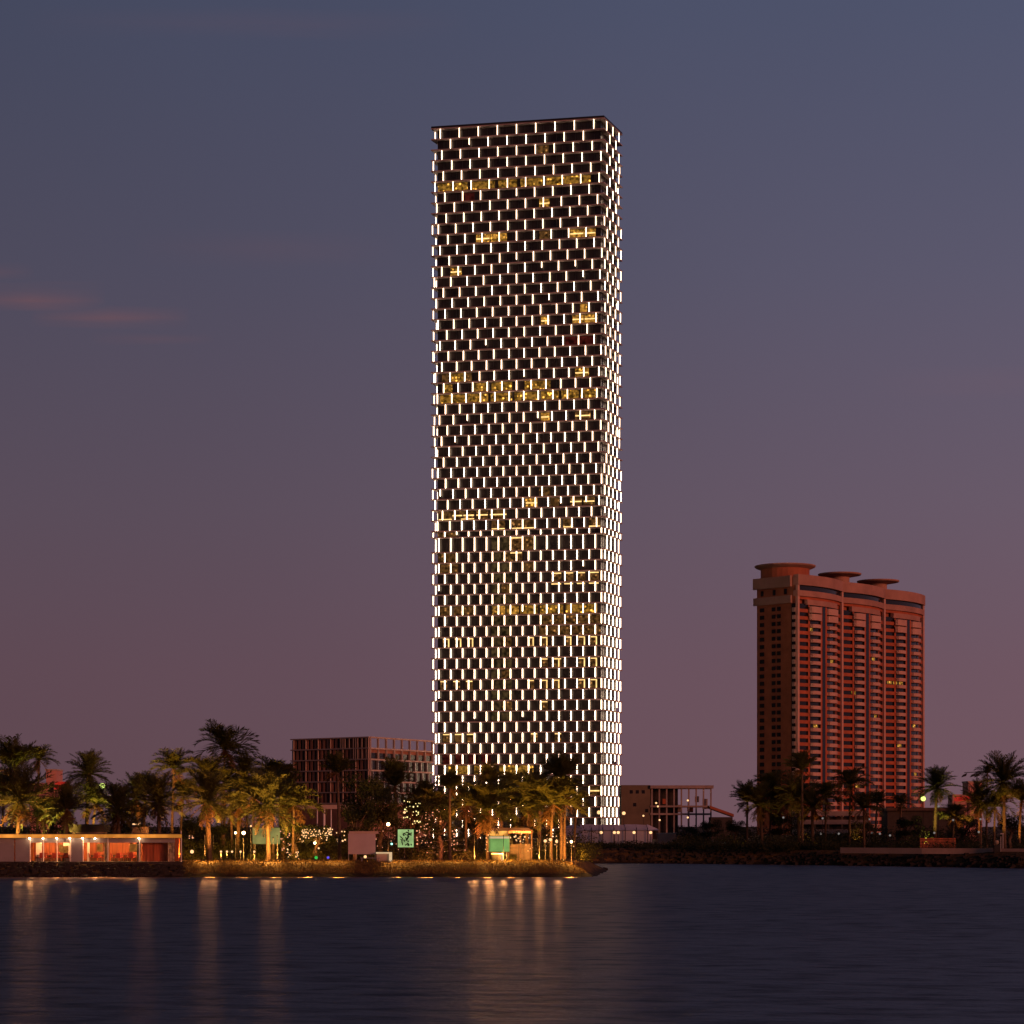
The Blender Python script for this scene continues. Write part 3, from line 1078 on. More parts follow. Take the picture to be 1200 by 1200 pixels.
# ------------------------------------------------------------------ small buildings, screens and stalls along the shore
def kiosk():
    d = 279
    o = thing('flat_roof_kiosk', 'small kiosk with pale flat roof standing behind the pavilion', 'kiosk', (XX(102, d), d, 1.75))
    z0, z1 = ZZ(975, d) - 1.75, ZZ(966, d) - 1.75
    MB().box(-2.15, 2.15, -.2, 4, z0, z1).build('roof', M['beige'], o)
    MB().box(-1.9, 1.9, 0.02, 3.7, 0, z0 - .003).build('wall', M['soil'], o)
    o = thing('service_hut', 'little beige hut with a lit lamp behind the pavilion roof', 'hut', (XX(163, 281), 281, 1.75))
    MB().box(-.9, .9, 0, 2, 0, ZZ(969, 281) - 1.75).build('wall', M['soil'], o)
    MB().box(-1.05, 1.05, -.2, 2.2, ZZ(969, 281) - 1.745, ZZ(968, 281) - 1.75).build('roof', M['darkwood'], o)
    MB().box(-.8, .0, -.25, -.21, ZZ(966.5, 281) - 1.75, ZZ(965, 281) - 1.75).build('lamp', M['globe_soft'], o)


kiosk()


def screens():
    d = 266.0
    o = thing('projection_screen', 'large blank grey projection screen on thin legs at the lawn edge', 'screen', (XX(424, d), d, 1.75))
    x0, x1 = XX(408, d) - XX(424, d), XX(440, d) - XX(424, d)
    z0, z1 = ZZ(1001, d) - 1.75, ZZ(977, d) - 1.75
    MB().box(x0, x1, 0, .06, z0, z1).build('cloth', M['screen'], o)
    MB().box(x0 + .1, x1 + .35, -.02, .14, z1 + .003, z1 + .3).build('roller_case', M['lattice'], o)
    for x in (x0 + .05, x0 + .95, x1 - .05):
        MB().tube([(x, .1, -.1), (x, .1, z1)], .04, 6).build('leg', M['steel'], o)

    o = thing('lit_poster', 'glowing green poster board with dark leaf silhouettes', 'poster', (XX(475, d), d + 1, 1.75))
    k = d / F
    x0, x1 = -9.3 * k, 9.3 * k
    z0, z1 = ZZ(993, d) - 1.75, ZZ(972, d) - 1.75
    MB().box(x0, x1, 0, .08, z0, z1).build('panel', M['posterlit'], o)
    fr = MB()
    fr.box(x0 - .08, x0 - .002, -.04, .1, z0 - .08, z1 + .08); fr.box(x1 + .002, x1 + .08, -.04, .1, z0 - .08, z1 + .08)
    fr.box(x0, x1, -.04, .1, z1 + .002, z1 + .08); fr.box(x0, x1, -.04, .1, z0 - .08, z0 - .002)
    fr.build('frame', M['black'], o)
    rnd = random.Random(3)
    pr = MB()
    def leafy(cx, cz, ln, an, wd):
        dx, dz = math.cos(an), math.sin(an)
        pr.hexa([(cx, -.02, cz), (cx + dx * ln * .5 - dz * wd, -.02, cz + dz * ln * .5 + dx * wd), (cx + dx * ln, -.02, cz + dz * ln), (cx + dx * ln * .5 + dz * wd, -.02, cz + dz * ln * .5 - dx * wd),
                 (cx, -.006, cz), (cx + dx * ln * .5 - dz * wd, -.006, cz + dz * ln * .5 + dx * wd), (cx + dx * ln, -.006, cz + dz * ln), (cx + dx * ln * .5 + dz * wd, -.006, cz + dz * ln * .5 - dx * wd)])
    for i in range(16):
        leafy(-.12 + rnd.gauss(0, .14), z0 + rnd.uniform(.1, 1.5), rnd.uniform(.25, .5), rnd.uniform(.6, 2.7), .08)
    for i in range(26):
        leafy(rnd.uniform(.12, .62), rnd.uniform(z0 + .35, z1 - .3), .32, rnd.uniform(0, 6.2), .10)
    pr.build('leaf_print', M['black'], o)
    for x in (x0 + .2, x1 - .2):
        MB().tube([(x, .05, -.1), (x, .05, z0)], .04, 6).build('leg', M['metal'], o)

    d = 270.0
    o = thing('outdoor_television', 'large outdoor television showing a bright green pitch under the bar canopy', 'television', (XX(585, d), d, 1.75))
    k = d / F
    z0, z1 = ZZ(998, d) - 1.75, ZZ(980, d) - 1.75
    MB().box(-12 * k, 12 * k, 0, .1, z0, z1).build('display', M['fieldlit'], o)
    MB().box(-11.8 * k, 11.8 * k, -.02, -.003, z1 - .28, z1 - .03).build('banner', M['counter_glow'], o)
    fr = MB()
    fr.box(-12.6 * k, 12.6 * k, -.03, .14, z1 + .002, z1 + .09); fr.box(-12.6 * k, 12.6 * k, -.03, .14, z0 - .09, z0 - .002)
    fr.box(-12.7 * k, -12.02 * k, -.03, .14, z0, z1); fr.box(12.02 * k, 12.7 * k, -.03, .14, z0, z1)
    fr.build('bezel', M['black'], o)
    for x in (-.9, .9):
        MB().box(x - .05, x + .05, .02, .12, -.1, z0 - .1).build('leg', M['metal'], o)

    d = 279.0
    o = thing('light_wall', 'glowing yellow green wall panel behind two palm trunks', 'light panel', (XX(312, d), d, 1.75))
    z0, z1 = ZZ(989, d) - 1.75, ZZ(970, d) - 1.75
    MB().box(XX(296, d) - XX(312, d), XX(328, d) - XX(312, d), 0, .1, z0, z1).build('panel', M['yellowlit'], o)
    for x in (-1.4, 1.4):
        MB().box(x - .05, x + .05, .02, .1, -.1, z0 - .002).build('leg', M['metal'], o)

    d = 265.5
    o = thing('bar_counter', 'small white bar counter with painted glow right of the grey projection screen', 'counter', (XX(450, d), d, 1.75))
    MB().box(-.95, .95, -.3, .4, .95, 1.12).build('counter_top', M['counter_glow'], o)
    MB().box(.62, .95, -.28, .38, -.1, .947).build('counter_end', M['counter_glow'], o)
    MB().box(-.9, .617, 0, .36, -.1, .947).build('counter_front', M['lattice'], o)
    o = thing('serving_counter', 'low white serving counter below the green television', 'counter', (XX(583, 268), 268, 1.75))
    MB().box(-.75, .75, -.3, .3, .85, .97).build('counter_top', M['white'], o)
    MB().box(.45, .72, -.26, .26, -.1, .847).build('counter_end', M['counter_glow'], o)  # white end glows by its own colour, as if lamplit
    MB().box(-.7, .447, -.1, .24, -.1, .847).build('counter_front', M['deck'], o)
    o = thing('deck_bench', 'long low grey bench in front of the bar counter', 'bench', (XX(434, 264.9), 264.9, 1.72))
    MB().box(-1.2, 1.2, -.25, .25, .42, .50).build('seat', M['frost'], o)
    for x in (-1.0, 1.0):
        MB().box(x - .05, x + .05, -.2, .2, -.1, .417).build('leg', M['frost'], o)

    d = 274.0
    o = thing('bar_canopy', 'beach bar canopy glowing orange underneath with open sides', 'canopy', (XX(600, d), d, 1.75))
    k = d / F
    zt, zm = ZZ(970, d) - 1.75, ZZ(973.5, d) - 1.75
    b = MB()
    b.hexa([(-28 * k, 0, zm), (24 * k, 0, zm), (24 * k, 4, zm), (-28 * k, 4, zm), (-22 * k, .8, zt), (19 * k, .8, zt), (19 * k, 3, zt), (-22 * k, 3, zt)])
    b.build('roof', M['soil'], o)
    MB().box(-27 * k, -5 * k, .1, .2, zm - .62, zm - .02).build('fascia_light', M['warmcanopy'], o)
    MB().box(-4 * k, 22 * k, .1, .2, zm - .3, zm - .02).build('fascia_panel', M['pinkwall'], o)
    for x in (-27, -4, 10, 23):
        MB().tube([(x * k, .3, -.1), (x * k, .3, zm)], .09, 8).build('post', M['darkwood'], o)
    MB().box(-2 * k, 22 * k, 2.6, 2.8, -.1, 2.0).build('back_wall', M['darkwood'], o)
    for x in (-8, -2, 3, 8, 15):
        MB().ball((x * k, .5, zm - .75 - (x % 3) * .1), .11).build('lantern', M['bulb'], o)


screens()


def tents():
    d = 400.0
    o = thing('marquee', 'long white marquee tent with dark poles in front of the skyscraper', 'tent', (XX(680, d), d, 2.2))
    x1 = XX(772, d) - XX(680, d)
    zr = ZZ(966, d) - 2.2
    ze = ZZ(973, d) - 2.2
    b = MB()
    b.box(.05, x1 - 1.2, 0.1, 5, 0, ze)
    b.build('wall', M['tent'], o)
    b = MB()
    n = 7
    for i in range(n):
        xa, xb = x1 * i / n + .02, x1 * (i + 1) / n - .02
        dip = .12 * (i % 2)
        zr2 = zr if i < n - 1 else ze + .25
        b.hexa([(xa, -.3, ze), (xb, -.3, ze), (xb, 5.3, ze), (xa, 5.3, ze), (xa, 2.0, zr), (xb, 2.0, zr2 - dip), (xb, 3.0, zr2 - dip), (xa, 3.0, zr)])
    b.build('roof', M['tent'], o)
    for i in range(1, n):
        MB().tube([(x1 * i / n, -.35, 0), (x1 * i / n, -.35, ze + .5)], .07, 6).build('pole', M['metal'], o)
    o = thing('small_marquee', 'small white tent with slanting side left of the long marquee', 'tent', (XX(668, 392), 392, 2.0))
    b = MB()
    za, zb = ZZ(966.5, 392) - 2.0, ZZ(970, 392) - 2.0
    b.hexa([(-.4, 0, 0), (2.0, 0, 0), (2.0, 4, 0), (-1, 4, 0), (-1.0, 0, zb), (2.0, 0, zb), (2.0, 4, zb), (-1, 4, zb)])
    b.build('wall', M['tent'], o)
    b = MB()
    b.hexa([(-1.2, -.2, zb + .003), (2.2, -.2, zb + .003), (2.2, 4.2, zb + .003), (-1.2, 4.2, zb + .003), (.2, 1.5, za), (.8, 1.5, za), (.8, 2.5, za), (.2, 2.5, za)])
    b.build('roof', M['tent'], o)
    d = 380.0
    o = thing('rendered_planter', 'square beige rendered planter box right of the marquee', 'planter', (XX(783, d), d, 2.25))
    k = d / F
    b = MB()
    b.hexa([(-10 * k, 0, 0), (10 * k, 0, 0), (10 * k, 3, 0), (-10 * k, 3, 0), (-12 * k, -.2, 16 * k), (11.5 * k, -.2, 16 * k), (11.5 * k, 3.2, 16 * k), (-12 * k, 3.2, 16 * k)])
    b.build('tub', M['soil'], o)
    b = MB(); b.box(-12.4 * k, 11.9 * k, -.26, 3.26, 16 * k + .003, 16 * k + .25); b.build('rim', M['lattice'], o)


tents()


def far_houses():
    for px, pw, py, d, red, lab, slab in (
            (60, 12, 903, 430, (64, 81, 916, 925), 'salmon pink house block behind the left edge palms', 'red awning with painted glow beside the pink house on the left'),
            (1143, 16, 917, 450, (1119, 1137, 933, 939), 'salmon pink house block behind the right edge palms', 'red awning with painted glow beside the pink house on the right')):
        o = thing('pink_house', lab, 'house', (XX(px, d), d, 1.9))
        k = d / F
        H = ZZ(py, d) - 1.9
        MB().box(-pw / 2 * k, pw / 2 * k, 0, 6, 0, H).build('wall', M['pinkwall'], o)
        MB().box(-pw / 2 * k - .15, pw / 2 * k + .15, -.15, 6.1, H + .003, H + .3).build('roof', M['lattice'], o)
        MB().box(-pw / 2 * k - 3.2, -pw / 2 * k - .003, .3, 5, 0, H - 2.4).build('annex', M['pinkwall'], o)
        b = MB(); b.box(-.4, .5, -.06, -.003, H - 4.2, H - 2.6); b.build('window', M['window'], o)
        a0, a1, b0, b1 = red
        d2 = d - 8
        s = thing('red_awning', slab, 'awning', (XX((a0 + a1) / 2, d2), d2, 1.9))
        hw = (a1 - a0) / 2 * d2 / F
        z0, z1 = ZZ(b1, d2) - 1.9, ZZ(b0, d2) - 1.9
        b = MB(); b.hexa([(-hw, -.6, z0), (hw, -.6, z0), (hw, .9, z0), (-hw, .9, z0), (-hw * .9, .4, z1), (hw * .9, .4, z1), (hw * .9, .8, z1), (-hw * .9, .8, z1)])
        b.build('canvas', M['redglow'], s)
        for x in (-hw + .1, hw - .1):
            MB().tube([(x, .5, 0), (x, .5, z0)], .08, 6).build('post', M['metal'], s)


far_houses()


def right_bank():
    # terrace building with dark horizontal slabs
    d = 392.0
    k = d / F
    o = thing('terrace_villa', 'low dark terraced villa with long horizontal balconies behind the right bank', 'villa', (XX(975, d), d, 2.3))
    for py, mt in ((956, 'concrete'), (966, 'concrete'), (977, 'soil')):
        z = ZZ(py, d) - 2.3
        b = MB(); b.box(-42 * k, 42 * k, -1.2, 6, z, z + 1.6 * k * 3.3); b.build('balcony_slab', M[mt], o)
    MB().box(-40 * k, 40 * k, 0.4, 5.8, 0, ZZ(957, d) - 2.3).build('wall', M['deck'], o)
    for x in (-38, -22, -6, 10, 26, 38):
        b = MB(); b.box(x * k, x * k + .3, -1.0, -.7, 0, ZZ(956, d) - 2.3); b.build('column', M['beige'], o)
    d = 372.0
    k = d / F
    o = thing('garden_house', 'low dark garden house with flat roof among the right hand palms', 'house', (XX(1085, d), d, 2.3))
    MB().box(-45 * k, 45 * k, 0, 6, 0, ZZ(950, d) - 2.3).build('wall', M['deck'], o)
    z = ZZ(950, d) - 2.3
    MB().box(-47 * k, 47 * k, -.8, 6.5, z + .003, z + .5).build('roof', M['darkwood'], o)
    for x in (-35, -15, 5, 25):
        b = MB(); b.box(x * k, x * k + 1.3, -.06, -.003, 1.2, 3.0); b.build('window', M['window'], o)
    d = 338.0
    k = d / F
    o = thing('slatted_fence', 'warm lit slatted timber fence on the right bank', 'fence', (XX(1099, d), d, 2.3))
    b = MB()
    for i in range(7):
        b.box(-21 * k, 21 * k, 0, .05, .25 + i * .24, .41 + i * .24)
    b.build('slats', M['wood'], o)
    for x in (-20, -7, 7, 20):
        MB().box(x * k - .05, x * k + .05, .053, .16, -.1, 2.0).build('post', M['darkwood'], o)
    # low promenade wall in two runs that follow the bank
    o = thing('promenade_wall', 'low pale promenade wall along the top of the dark right bank', 'wall', (0, 0, 0))
    b = MB()
    pts = [(XX(985, 336), 336), (XX(1080, 327), 327), (XX(1170, 321), 321), (XX(1260, 314), 314)]
    for (xa, ya), (xb, yb) in zip(pts, pts[1:]):
        b.hexa([(xa, ya, 1.9), (xb - .02, yb, 1.9), (xb - .02, yb + .4, 1.9), (xa, ya + .4, 1.9), (xa, ya, 2.75), (xb - .02, yb, 2.75), (xb - .02, yb + .4, 2.75), (xa, ya + .4, 2.75)])
    b.build('wall_body', M['soil'], o)
    d = 321.0
    o = thing('bollard_lamp', 'pale globe lamp on a short black pedestal on the right bank wall', 'lamp', (XX(1167, d), d - .6, 1.9))
    MB().box(-.42, .42, -.3, .3, -.3, 1.35).build('pedestal', M['black'], o)
    MB().ball((0, 0, 1.75), .33).build('globe', M['curtain'], o)
    o = thing('thin_post', 'thin pale twin post beside the globe lamp on the right bank', 'post', (XX(1175, d), d - .2, 1.9))
    b = MB(); b.box(-.05, .05, -.05, .05, 0, 2.9); b.build('post', M['steel'], o)
    b = MB(); b.box(-.35, -.27, -.04, .04, 0, 2.6); b.build('post', M['steel'], o)
    b = MB(); b.box(-.40, .12, -.05, .05, 2.92, 3.05); b.build('top_bar', M['steel'], o)
    d = 365.0
    o = thing('floodlight_mast', 'dark mast with two floodlight heads on a crossarm above the right palms', 'floodlight mast', (XX(1145, d), d, 2.3))
    zt = ZZ(905.5, d) - 2.3
    k = d / F
    MB().tube([(0, 0, 0), (0, 0, zt)], [.12, .07], 7).build('pole', M['black'], o)
    MB().tube([(-15 * k, 0, zt), (3 * k, 0, zt + .15)], .06, 6).build('crossarm', M['black'], o)
    for x in (-15, -5, 0):
        b = MB(); b.hexa([(x * k - .45, -.3, zt - .75), (x * k + .25, -.3, zt - .55), (x * k + .25, .3, zt - .55), (x * k - .45, .3, zt - .75),
                          (x * k - .2, -.2, zt - .35), (x * k + .45, -.2, zt - .06), (x * k + .45, .2, zt - .06), (x * k - .2, .2, zt - .35)])
        b.build('floodlight_head', M['black'], o)


right_bank()


# ------------------------------------------------------------------ vegetation
def bank(px, d):
    """keep things of the right bank well behind its waterline"""
    return max(d, 346 - (px - 900) * 0.11 + 10 + (px * 7 % 9)) if px > 800 else d


def frond(mb_, rnd, az, el0, length, droop, leaf_len, leaf_w, n=17, mi=0, gap=0.0):
    """one feather frond: curved midrib with paired leaflets"""
    pts = []
    p = Vector((0, 0, 0))
    seg = 9
    el = el0
    side = Vector((-math.sin(az), math.cos(az), 0))
    twist = rnd.uniform(-.25, .25)
    for i in range(seg + 1):
        pts.append(p.copy())
        d = Vector((math.cos(az) * math.cos(el), math.sin(az) * math.cos(el), math.sin(el)))
        p += d * length / seg
        p += side * twist * length * 0.012 * i
        el -= droop / seg * (0.5 + i / seg)
    mb_.tube(pts, [0.022 * (1 - .85 * i / seg) for i in range(seg + 1)], 3, mi, cap=False)
    for i in range(n):
        k = 0.12 + 0.88 * i / (n - 1)
        x = k * seg
        j = min(seg - 1, int(x))
        q = pts[j].lerp(pts[j + 1], x - j)
        t = (pts[j + 1] - pts[j]).normalized()
        up = side.cross(t).normalized()
        ll = leaf_len * (0.45 + 0.9 * math.sin(math.pi * min(1, k * .9 + .08)))
        for s in (-1, 1):
            if rnd.random() < gap:
                continue
            d = (side * s * .75 + t * .75 - up * rnd.uniform(0.05, .55) + Vector((0, 0, -rnd.uniform(0, .35)))).normalized()
            l2 = ll * rnd.uniform(.8, 1.15)
            tip = q + d * l2
            w_ = t * leaf_w
            mid = q + d * l2 * .5 + Vector((0, 0, .02))
            mb_.face([q - w_ * .3, mid - w_ * .55, tip, mid + w_ * .55, q + w_ * .3], mi)


def crown_mesh(kind, seed):
    """crown of unit radius; origin where the fronds meet the trunk"""
    rnd = random.Random(seed)
    mb_ = MB()
    if kind == 'A':      # arching coconut type
        for i in range(27):
            az = i * 2.399 + rnd.uniform(-.2, .2)
            e0 = R(rnd.uniform(5, 80))
            frond(mb_, rnd, az, e0, rnd.uniform(.92, 1.15), R(rnd.uniform(60, 105)), .30, .040, 22)
        for i in range(6):
            frond(mb_, rnd, rnd.uniform(0, 6.3), R(rnd.uniform(-60, -20)), rnd.uniform(.6, .85), R(40), .20, .045, 12, 1, .2)
    elif kind == 'B':    # dense rounded date palm
        for i in range(54):
            az = i * 2.399 + rnd.uniform(-.2, .2)
            e0 = R(rnd.uniform(-25, 85))
            frond(mb_, rnd, az, e0, rnd.uniform(.9, 1.1), R(rnd.uniform(25, 60)), .21, .034, 19)
        for i in range(10):
            frond(mb_, rnd, rnd.uniform(0, 6.3), R(rnd.uniform(-75, -35)), rnd.uniform(.5, .8), R(25), .16, .040, 11, 1, .2)
    else:                # upswept, wind gathered
        wind = rnd.uniform(0, 6.28)
        for i in range(36):
            az = i * 2.399 + rnd.uniform(-.2, .2)
            e0 = R(rnd.uniform(25, 88))
            frond(mb_, rnd, az, e0, rnd.uniform(.8, 1.12), R(rnd.uniform(15, 60)), .27, .040, 19)
        for i in range(6):
            frond(mb_, rnd, rnd.uniform(0, 6.3), R(rnd.uniform(-50, 0)), rnd.uniform(.5, .8), R(35), .2, .045, 11, 1, .2)
    return mb_


CROWNS = {}
for kind in 'ABC':
    for v in range(3):
        CROWNS[kind, v] = crown_mesh(kind, 10 * ord(kind) + v).mesh('crown', [M['palm_b' if kind == 'B' else 'palm'], M['deadfrond']])


def trunk_mb(h, lean, r0, r1, rnd):
    pts, rad = [], []
    n = max(8, int(h / .45))
    ph = rnd.uniform(0, 6)
    for i in range(n + 1):
        k = i / n
        pts.append((lean[0] * (k * k - 1), lean[1] * (k * k - 1), h * k - (.3 if i == 0 else 0)))
        r = r0 + (r1 - r0) * min(1, k * 1.1)
        rad.append(r * (1.25 - .25 * min(1, k * 8)) * (1.06 if i % 2 else .95))
    return MB().tube(pts, rad, 8)


palm_i = [0]


def palm(px, py, rp, d, kind, label, lean=0.0, gz=None):
    palm_i[0] += 1
    rnd = random.Random(palm_i[0] * 31)
    d = bank(px, d)
    x, z = XX(px, d), ZZ(py, d)
    g = ground_z(x, d) if gz is None else gz
    rr = rp * d / F
    zc = z - rr * (0.10 if kind == 'A' else 0.05 if kind == 'B' else 0.45)
    h = max(.8, zc - g)
    root = thing('palm_tree', label, 'palm tree', (x, d, g), 'palms on the far shore')
    thick = .17 if kind == 'A' else .26 if kind == 'B' else .19
    trunk_mb(h, (lean or rnd.uniform(-.4, .4), rnd.uniform(-.3, .3)), thick * 1.2, thick * .8, rnd).build('trunk', M['trunk'], root, True)
    c = bpy.data.objects.new('crown', CROWNS[kind, palm_i[0] % 3])
    COL.objects.link(c)
    c.parent = root
    c.location = (0, 0, h - .1)
    c.rotation_euler = (rnd.uniform(-.08, .08), rnd.uniform(-.08, .08), rnd.uniform(0, 6.28))
    rr *= 1.12 if px < 800 else 1.0
    c.scale = (rr, rr, rr * rnd.uniform(.95, 1.08))
    return root


for a in (
    (16, 884, 36, 285, 'C', 'large dark palm with dense upswept crown at the left edge'),
    (46, 888, 20, 300, 'A', 'spiky dark palm rising right behind the large left edge palm'),
    (104, 905, 27, 310, 'B', 'rounded date palm standing alone above the small pale kiosk roof'),
    (24, 936, 46, 274, 'B', 'broad lit green palm just above the left end of the pavilion roof'),
    (78, 946, 30, 276, 'B', 'low olive palm above the pavilion between the broad palm and the kiosk'),
    (138, 948, 30, 274, 'B', 'low bushy green palm above the pavilion right of the kiosk'),
    (171, 916, 20, 300, 'C', 'narrow dark palm with upright fronds above the right half of the pavilion'),
    (204, 897, 26, 292, 'A', 'dark feathery palm directly left of the tallest palm'),
    (186, 938, 33, 273, 'B', 'low brownish palm above the right end of the pavilion roof'),
    (263, 874, 35, 300, 'A', 'tallest palm of the left grove, dark crown clear against the sky'),
    (243, 908, 32, 291, 'A', 'dark palm with orange lit fronds directly below the tallest palm'),
    (243, 938, 36, 270, 'B', 'dark drooping palm with bare lit trunk at the pavilion corner'),
    (288, 902, 24, 305, 'A', 'dark palm between the tallest palm and the twin trunk palms'),
    (319, 910, 29, 282, 'A', 'dark feathery palm rising over the brightly lit yellow palm'),
    (312, 942, 40, 273, 'B', 'palm with brightest yellow lit fronds before the glowing yellow green panel'),
    (345, 940, 30, 279, 'A', 'yellow lit palm leaning over the string lights left of the lone palm'),
    (282, 944, 28, 287, 'B', 'dim green palm behind the two globe lamps'),
    (215, 930, 26, 296, 'A', 'reddish lit palm behind the pavilion corner'),
    (395, 895, 23, 268, 'C', 'lone palm on tall thin trunk in front of the lattice block'),
    (463, 908, 28, 300, 'C', 'dark palm before the corner of the lattice block beside the skyscraper'),
    (498, 928, 26, 300, 'C', 'dark squat palm behind the green poster board'),
    (527, 914, 21, 269, 'C', 'dark round headed palm at the lower left corner of the skyscraper'),
    (574, 908, 21, 285, 'C', 'narrow upright dark palm against the skyscraper left of centre'),
    (570, 945, 42, 273, 'A', 'large orange lit palm in front of the bar canopy left side'),
    (546, 938, 28, 287, 'A', 'reddish palm between the round headed palm and the bar canopy'),
    (620, 942, 38, 279, 'B', 'broad olive palm with fanned fronds behind the bar canopy'),
    (602, 918, 20, 303, 'A', 'small dark palm against the middle of the skyscraper base'),
    (657, 899, 29, 283, 'C', 'big dark palm with lit trunk against the skyscraper right half'),
    (648, 938, 36, 276, 'A', 'golden lit palm at the peninsula end beside the small tent'),
    (676, 940, 16, 300, 'A', 'small orange lit palm at the right end of the left grove'),
    (876, 928, 26, 347, 'C', 'leftmost palm of the right bank, wind swept and dim gold'),
    (905, 922, 26, 357, 'A', 'dim palm at the lower left corner of the apartment tower'),
    (940, 891, 24, 341, 'C', 'tall dark palm with orange lit trunk before the apartment tower'),
    (934, 932, 30, 346, 'B', 'low brown palm below the tall palm of the right bank'),
    (968, 932, 24, 360, 'A', 'dark low palm under the middle of the apartment tower'),
    (997, 916, 27, 350, 'A', 'feathery dark palm under the middle of the balconies'),
    (1028, 934, 17, 362, 'C', 'small dark upright palm below the apartment tower'),
    (1056, 940, 16, 364, 'A', 'smallest palm left of the lime floodlight on the right'),
    (1098, 922, 28, 350, 'B', 'rounded date palm right of the apartment tower'),
    (1157, 904, 15, 371, 'A', 'thin dark palm top next to the floodlight mast'),
    (1176, 914, 35, 340, 'B', 'large dark date palm near the right edge'),
    (1197, 926, 27, 335, 'C', 'dark palm cut by the right edge of the picture'),
    (1148, 940, 27, 346, 'B', 'low olive palm below the pink house on the right'),
    (4, 928, 34, 292, 'A', 'half hidden reddish palm at the very left edge behind the broad lit palm'),
    (52, 950, 24, 287, 'A', 'reddish lit palm low under the pink house on the left'),
    (112, 938, 30, 288, 'A', 'orange tinted palm under the rounded date palm'),
    (160, 934, 26, 285, 'B', 'olive palm under the narrow upright palm above the pavilion'),
    (270, 922, 30, 290, 'A', 'orange lit palm low under the right side of the tallest palm'),
    (296, 928, 30, 284, 'A', 'golden palm behind the brightly lit yellow palm on its left'),
    (333, 930, 30, 284, 'B', 'golden palm behind the brightly lit yellow palm on its right'),
    (482, 948, 24, 287, 'A', 'dim reddish palm with leaning trunk behind the yellow string lights'),
    (512, 946, 26, 284, 'A', 'dim reddish palm left of the round headed palm trunk'),
    (590, 938, 30, 284, 'A', 'amber lit palm directly behind the bar canopy'),
    (634, 928, 26, 287, 'B', 'olive gold palm left of the big dark palm at the peninsula end'),
    (663, 928, 26, 281, 'A', 'golden drooping palm under the big dark palm at the peninsula end'),
    (890, 942, 28, 343, 'B', 'low gold palm at the foot of the apartment tower left corner'),
    (914, 940, 26, 350, 'A', 'low brown palm left of the tall lit trunk on the right bank'),
    (952, 944, 26, 343, 'B', 'low orange palm right of the tall lit trunk on the right bank'),
    (1012, 944, 24, 347, 'A', 'low dark orange palm below the feathery palm on the right'),
    (1118, 955, 20, 345, 'A', 'low red tinted palm under the right red awning'),
    (1166, 942, 28, 341, 'A', 'low gold palm under the large date palm near the right edge'),
):
    palm(*a)


def leaf_cloud(mb_, rnd, c, r, n, size, mi=0):
    for _ in range(n):
        v = Vector((rnd.gauss(0, 1), rnd.gauss(0, 1), rnd.gauss(0, 1))).normalized() * (rnd.random() ** .4)
        p = Vector(c) + Vector((v.x * r[0], v.y * r[1], v.z * r[2]))
        a = Vector((rnd.uniform(-1, 1), rnd.uniform(-1, 1), rnd.uniform(-1, 1))).normalized()
        b = a.orthogonal().normalized()
        s = size * rnd.uniform(.6, 1.3)
        mb_.face([p - a * s, p - b * s * .5, p + a * s, p + b * s * .5], mi)


def tree_meshes(seed):
    rnd = random.Random(seed)
    cr, tk = MB(), MB()
    tk.tube([(0, 0, -.2), (.05, 0, .25), (-.03, .02, .5)], [.05, .04, .03], 7)
    for i in range(11):
        a = i * 2.4
        ht = rnd.uniform(.45, .95)
        rr = rnd.uniform(.12, .40) * (1.2 - ht * .5)
        c = (math.cos(a) * rr, math.sin(a) * rr, ht)
        tk.tube([(-.02, .01, .42), (c[0] * .5, c[1] * .5, .42 + (ht - .42) * .6), c], [.022, .014, .006], 5)
        leaf_cloud(cr, rnd, c, (rnd.uniform(.13, .22), rnd.uniform(.13, .22), rnd.uniform(.09, .15)), 260, .022)
    return cr, tk


TREES = []
for s_ in range(3):
    a_, b_ = tree_meshes(s_ + 5)
    TREES.append((a_.mesh('crown', M['leaf']), b_.mesh('trunk', M['bark'], True)))


def tree(px, py_top, d, label, wide=1.0, v=0):
    d = bank(px, d)
    x = XX(px, d)
    g = ground_z(x, d)
    h = ZZ(py_top, d) - g
    root = thing('broad_tree', label, 'tree', (x, d, g), 'broad leaved trees on the far shore')
    for nm, me in zip(('crown', 'trunk'), TREES[v % 3]):
        o = bpy.data.objects.new(nm, me)
        COL.objects.link(o)
        o.parent = root
        o.scale = (h * wide, h * wide, h)
        o.rotation_euler = (0, 0, v * 1.7)
    return root


tree(432, 908, 291, 'dark leafy tree before the corner of the lattice block', .8, 0)
tree(416, 945, 276, 'small dark tree behind the grey projection screen', .9, 1)
tree(448, 930, 285, 'dark bushy tree between projection screen and green poster', .9, 2)
tree(489, 935, 290, 'dark tree hung with yellow string lights behind the green poster', .9, 1)
tree(515, 940, 282, 'dark tree with rose string lights right of the green poster', .8, 0)
tree(372, 962, 277, 'low dark tree full of amber string lights below the entrance canopy', 1.2, 2)
tree(345, 962, 281, 'low dark tree left of the amber string light tree', 1.2, 0)
tree(555, 945, 296, 'dark tree left of the orange bar canopy', .9, 2)
tree(606, 955, 290, 'dark tree right behind the bar canopy', .9, 1)
tree(640, 950, 292, 'dark tree behind the soft row of globe lamps', .9, 0)
tree(262, 940, 296, 'dim tree behind the pavilion corner lamps', .9, 1)
tree(225, 950, 300, 'dim tree just right of the pavilion roof end', .9, 2)
tree(150, 935, 318, 'dark tree far behind the right half of the pavilion', 1.0, 0)
tree(60, 930, 318, 'dark tree far behind the left half of the pavilion', 1.0, 2)
tree(806, 968, 376, 'dark shrubby tree right of the beige planter box', 1.3, 0)
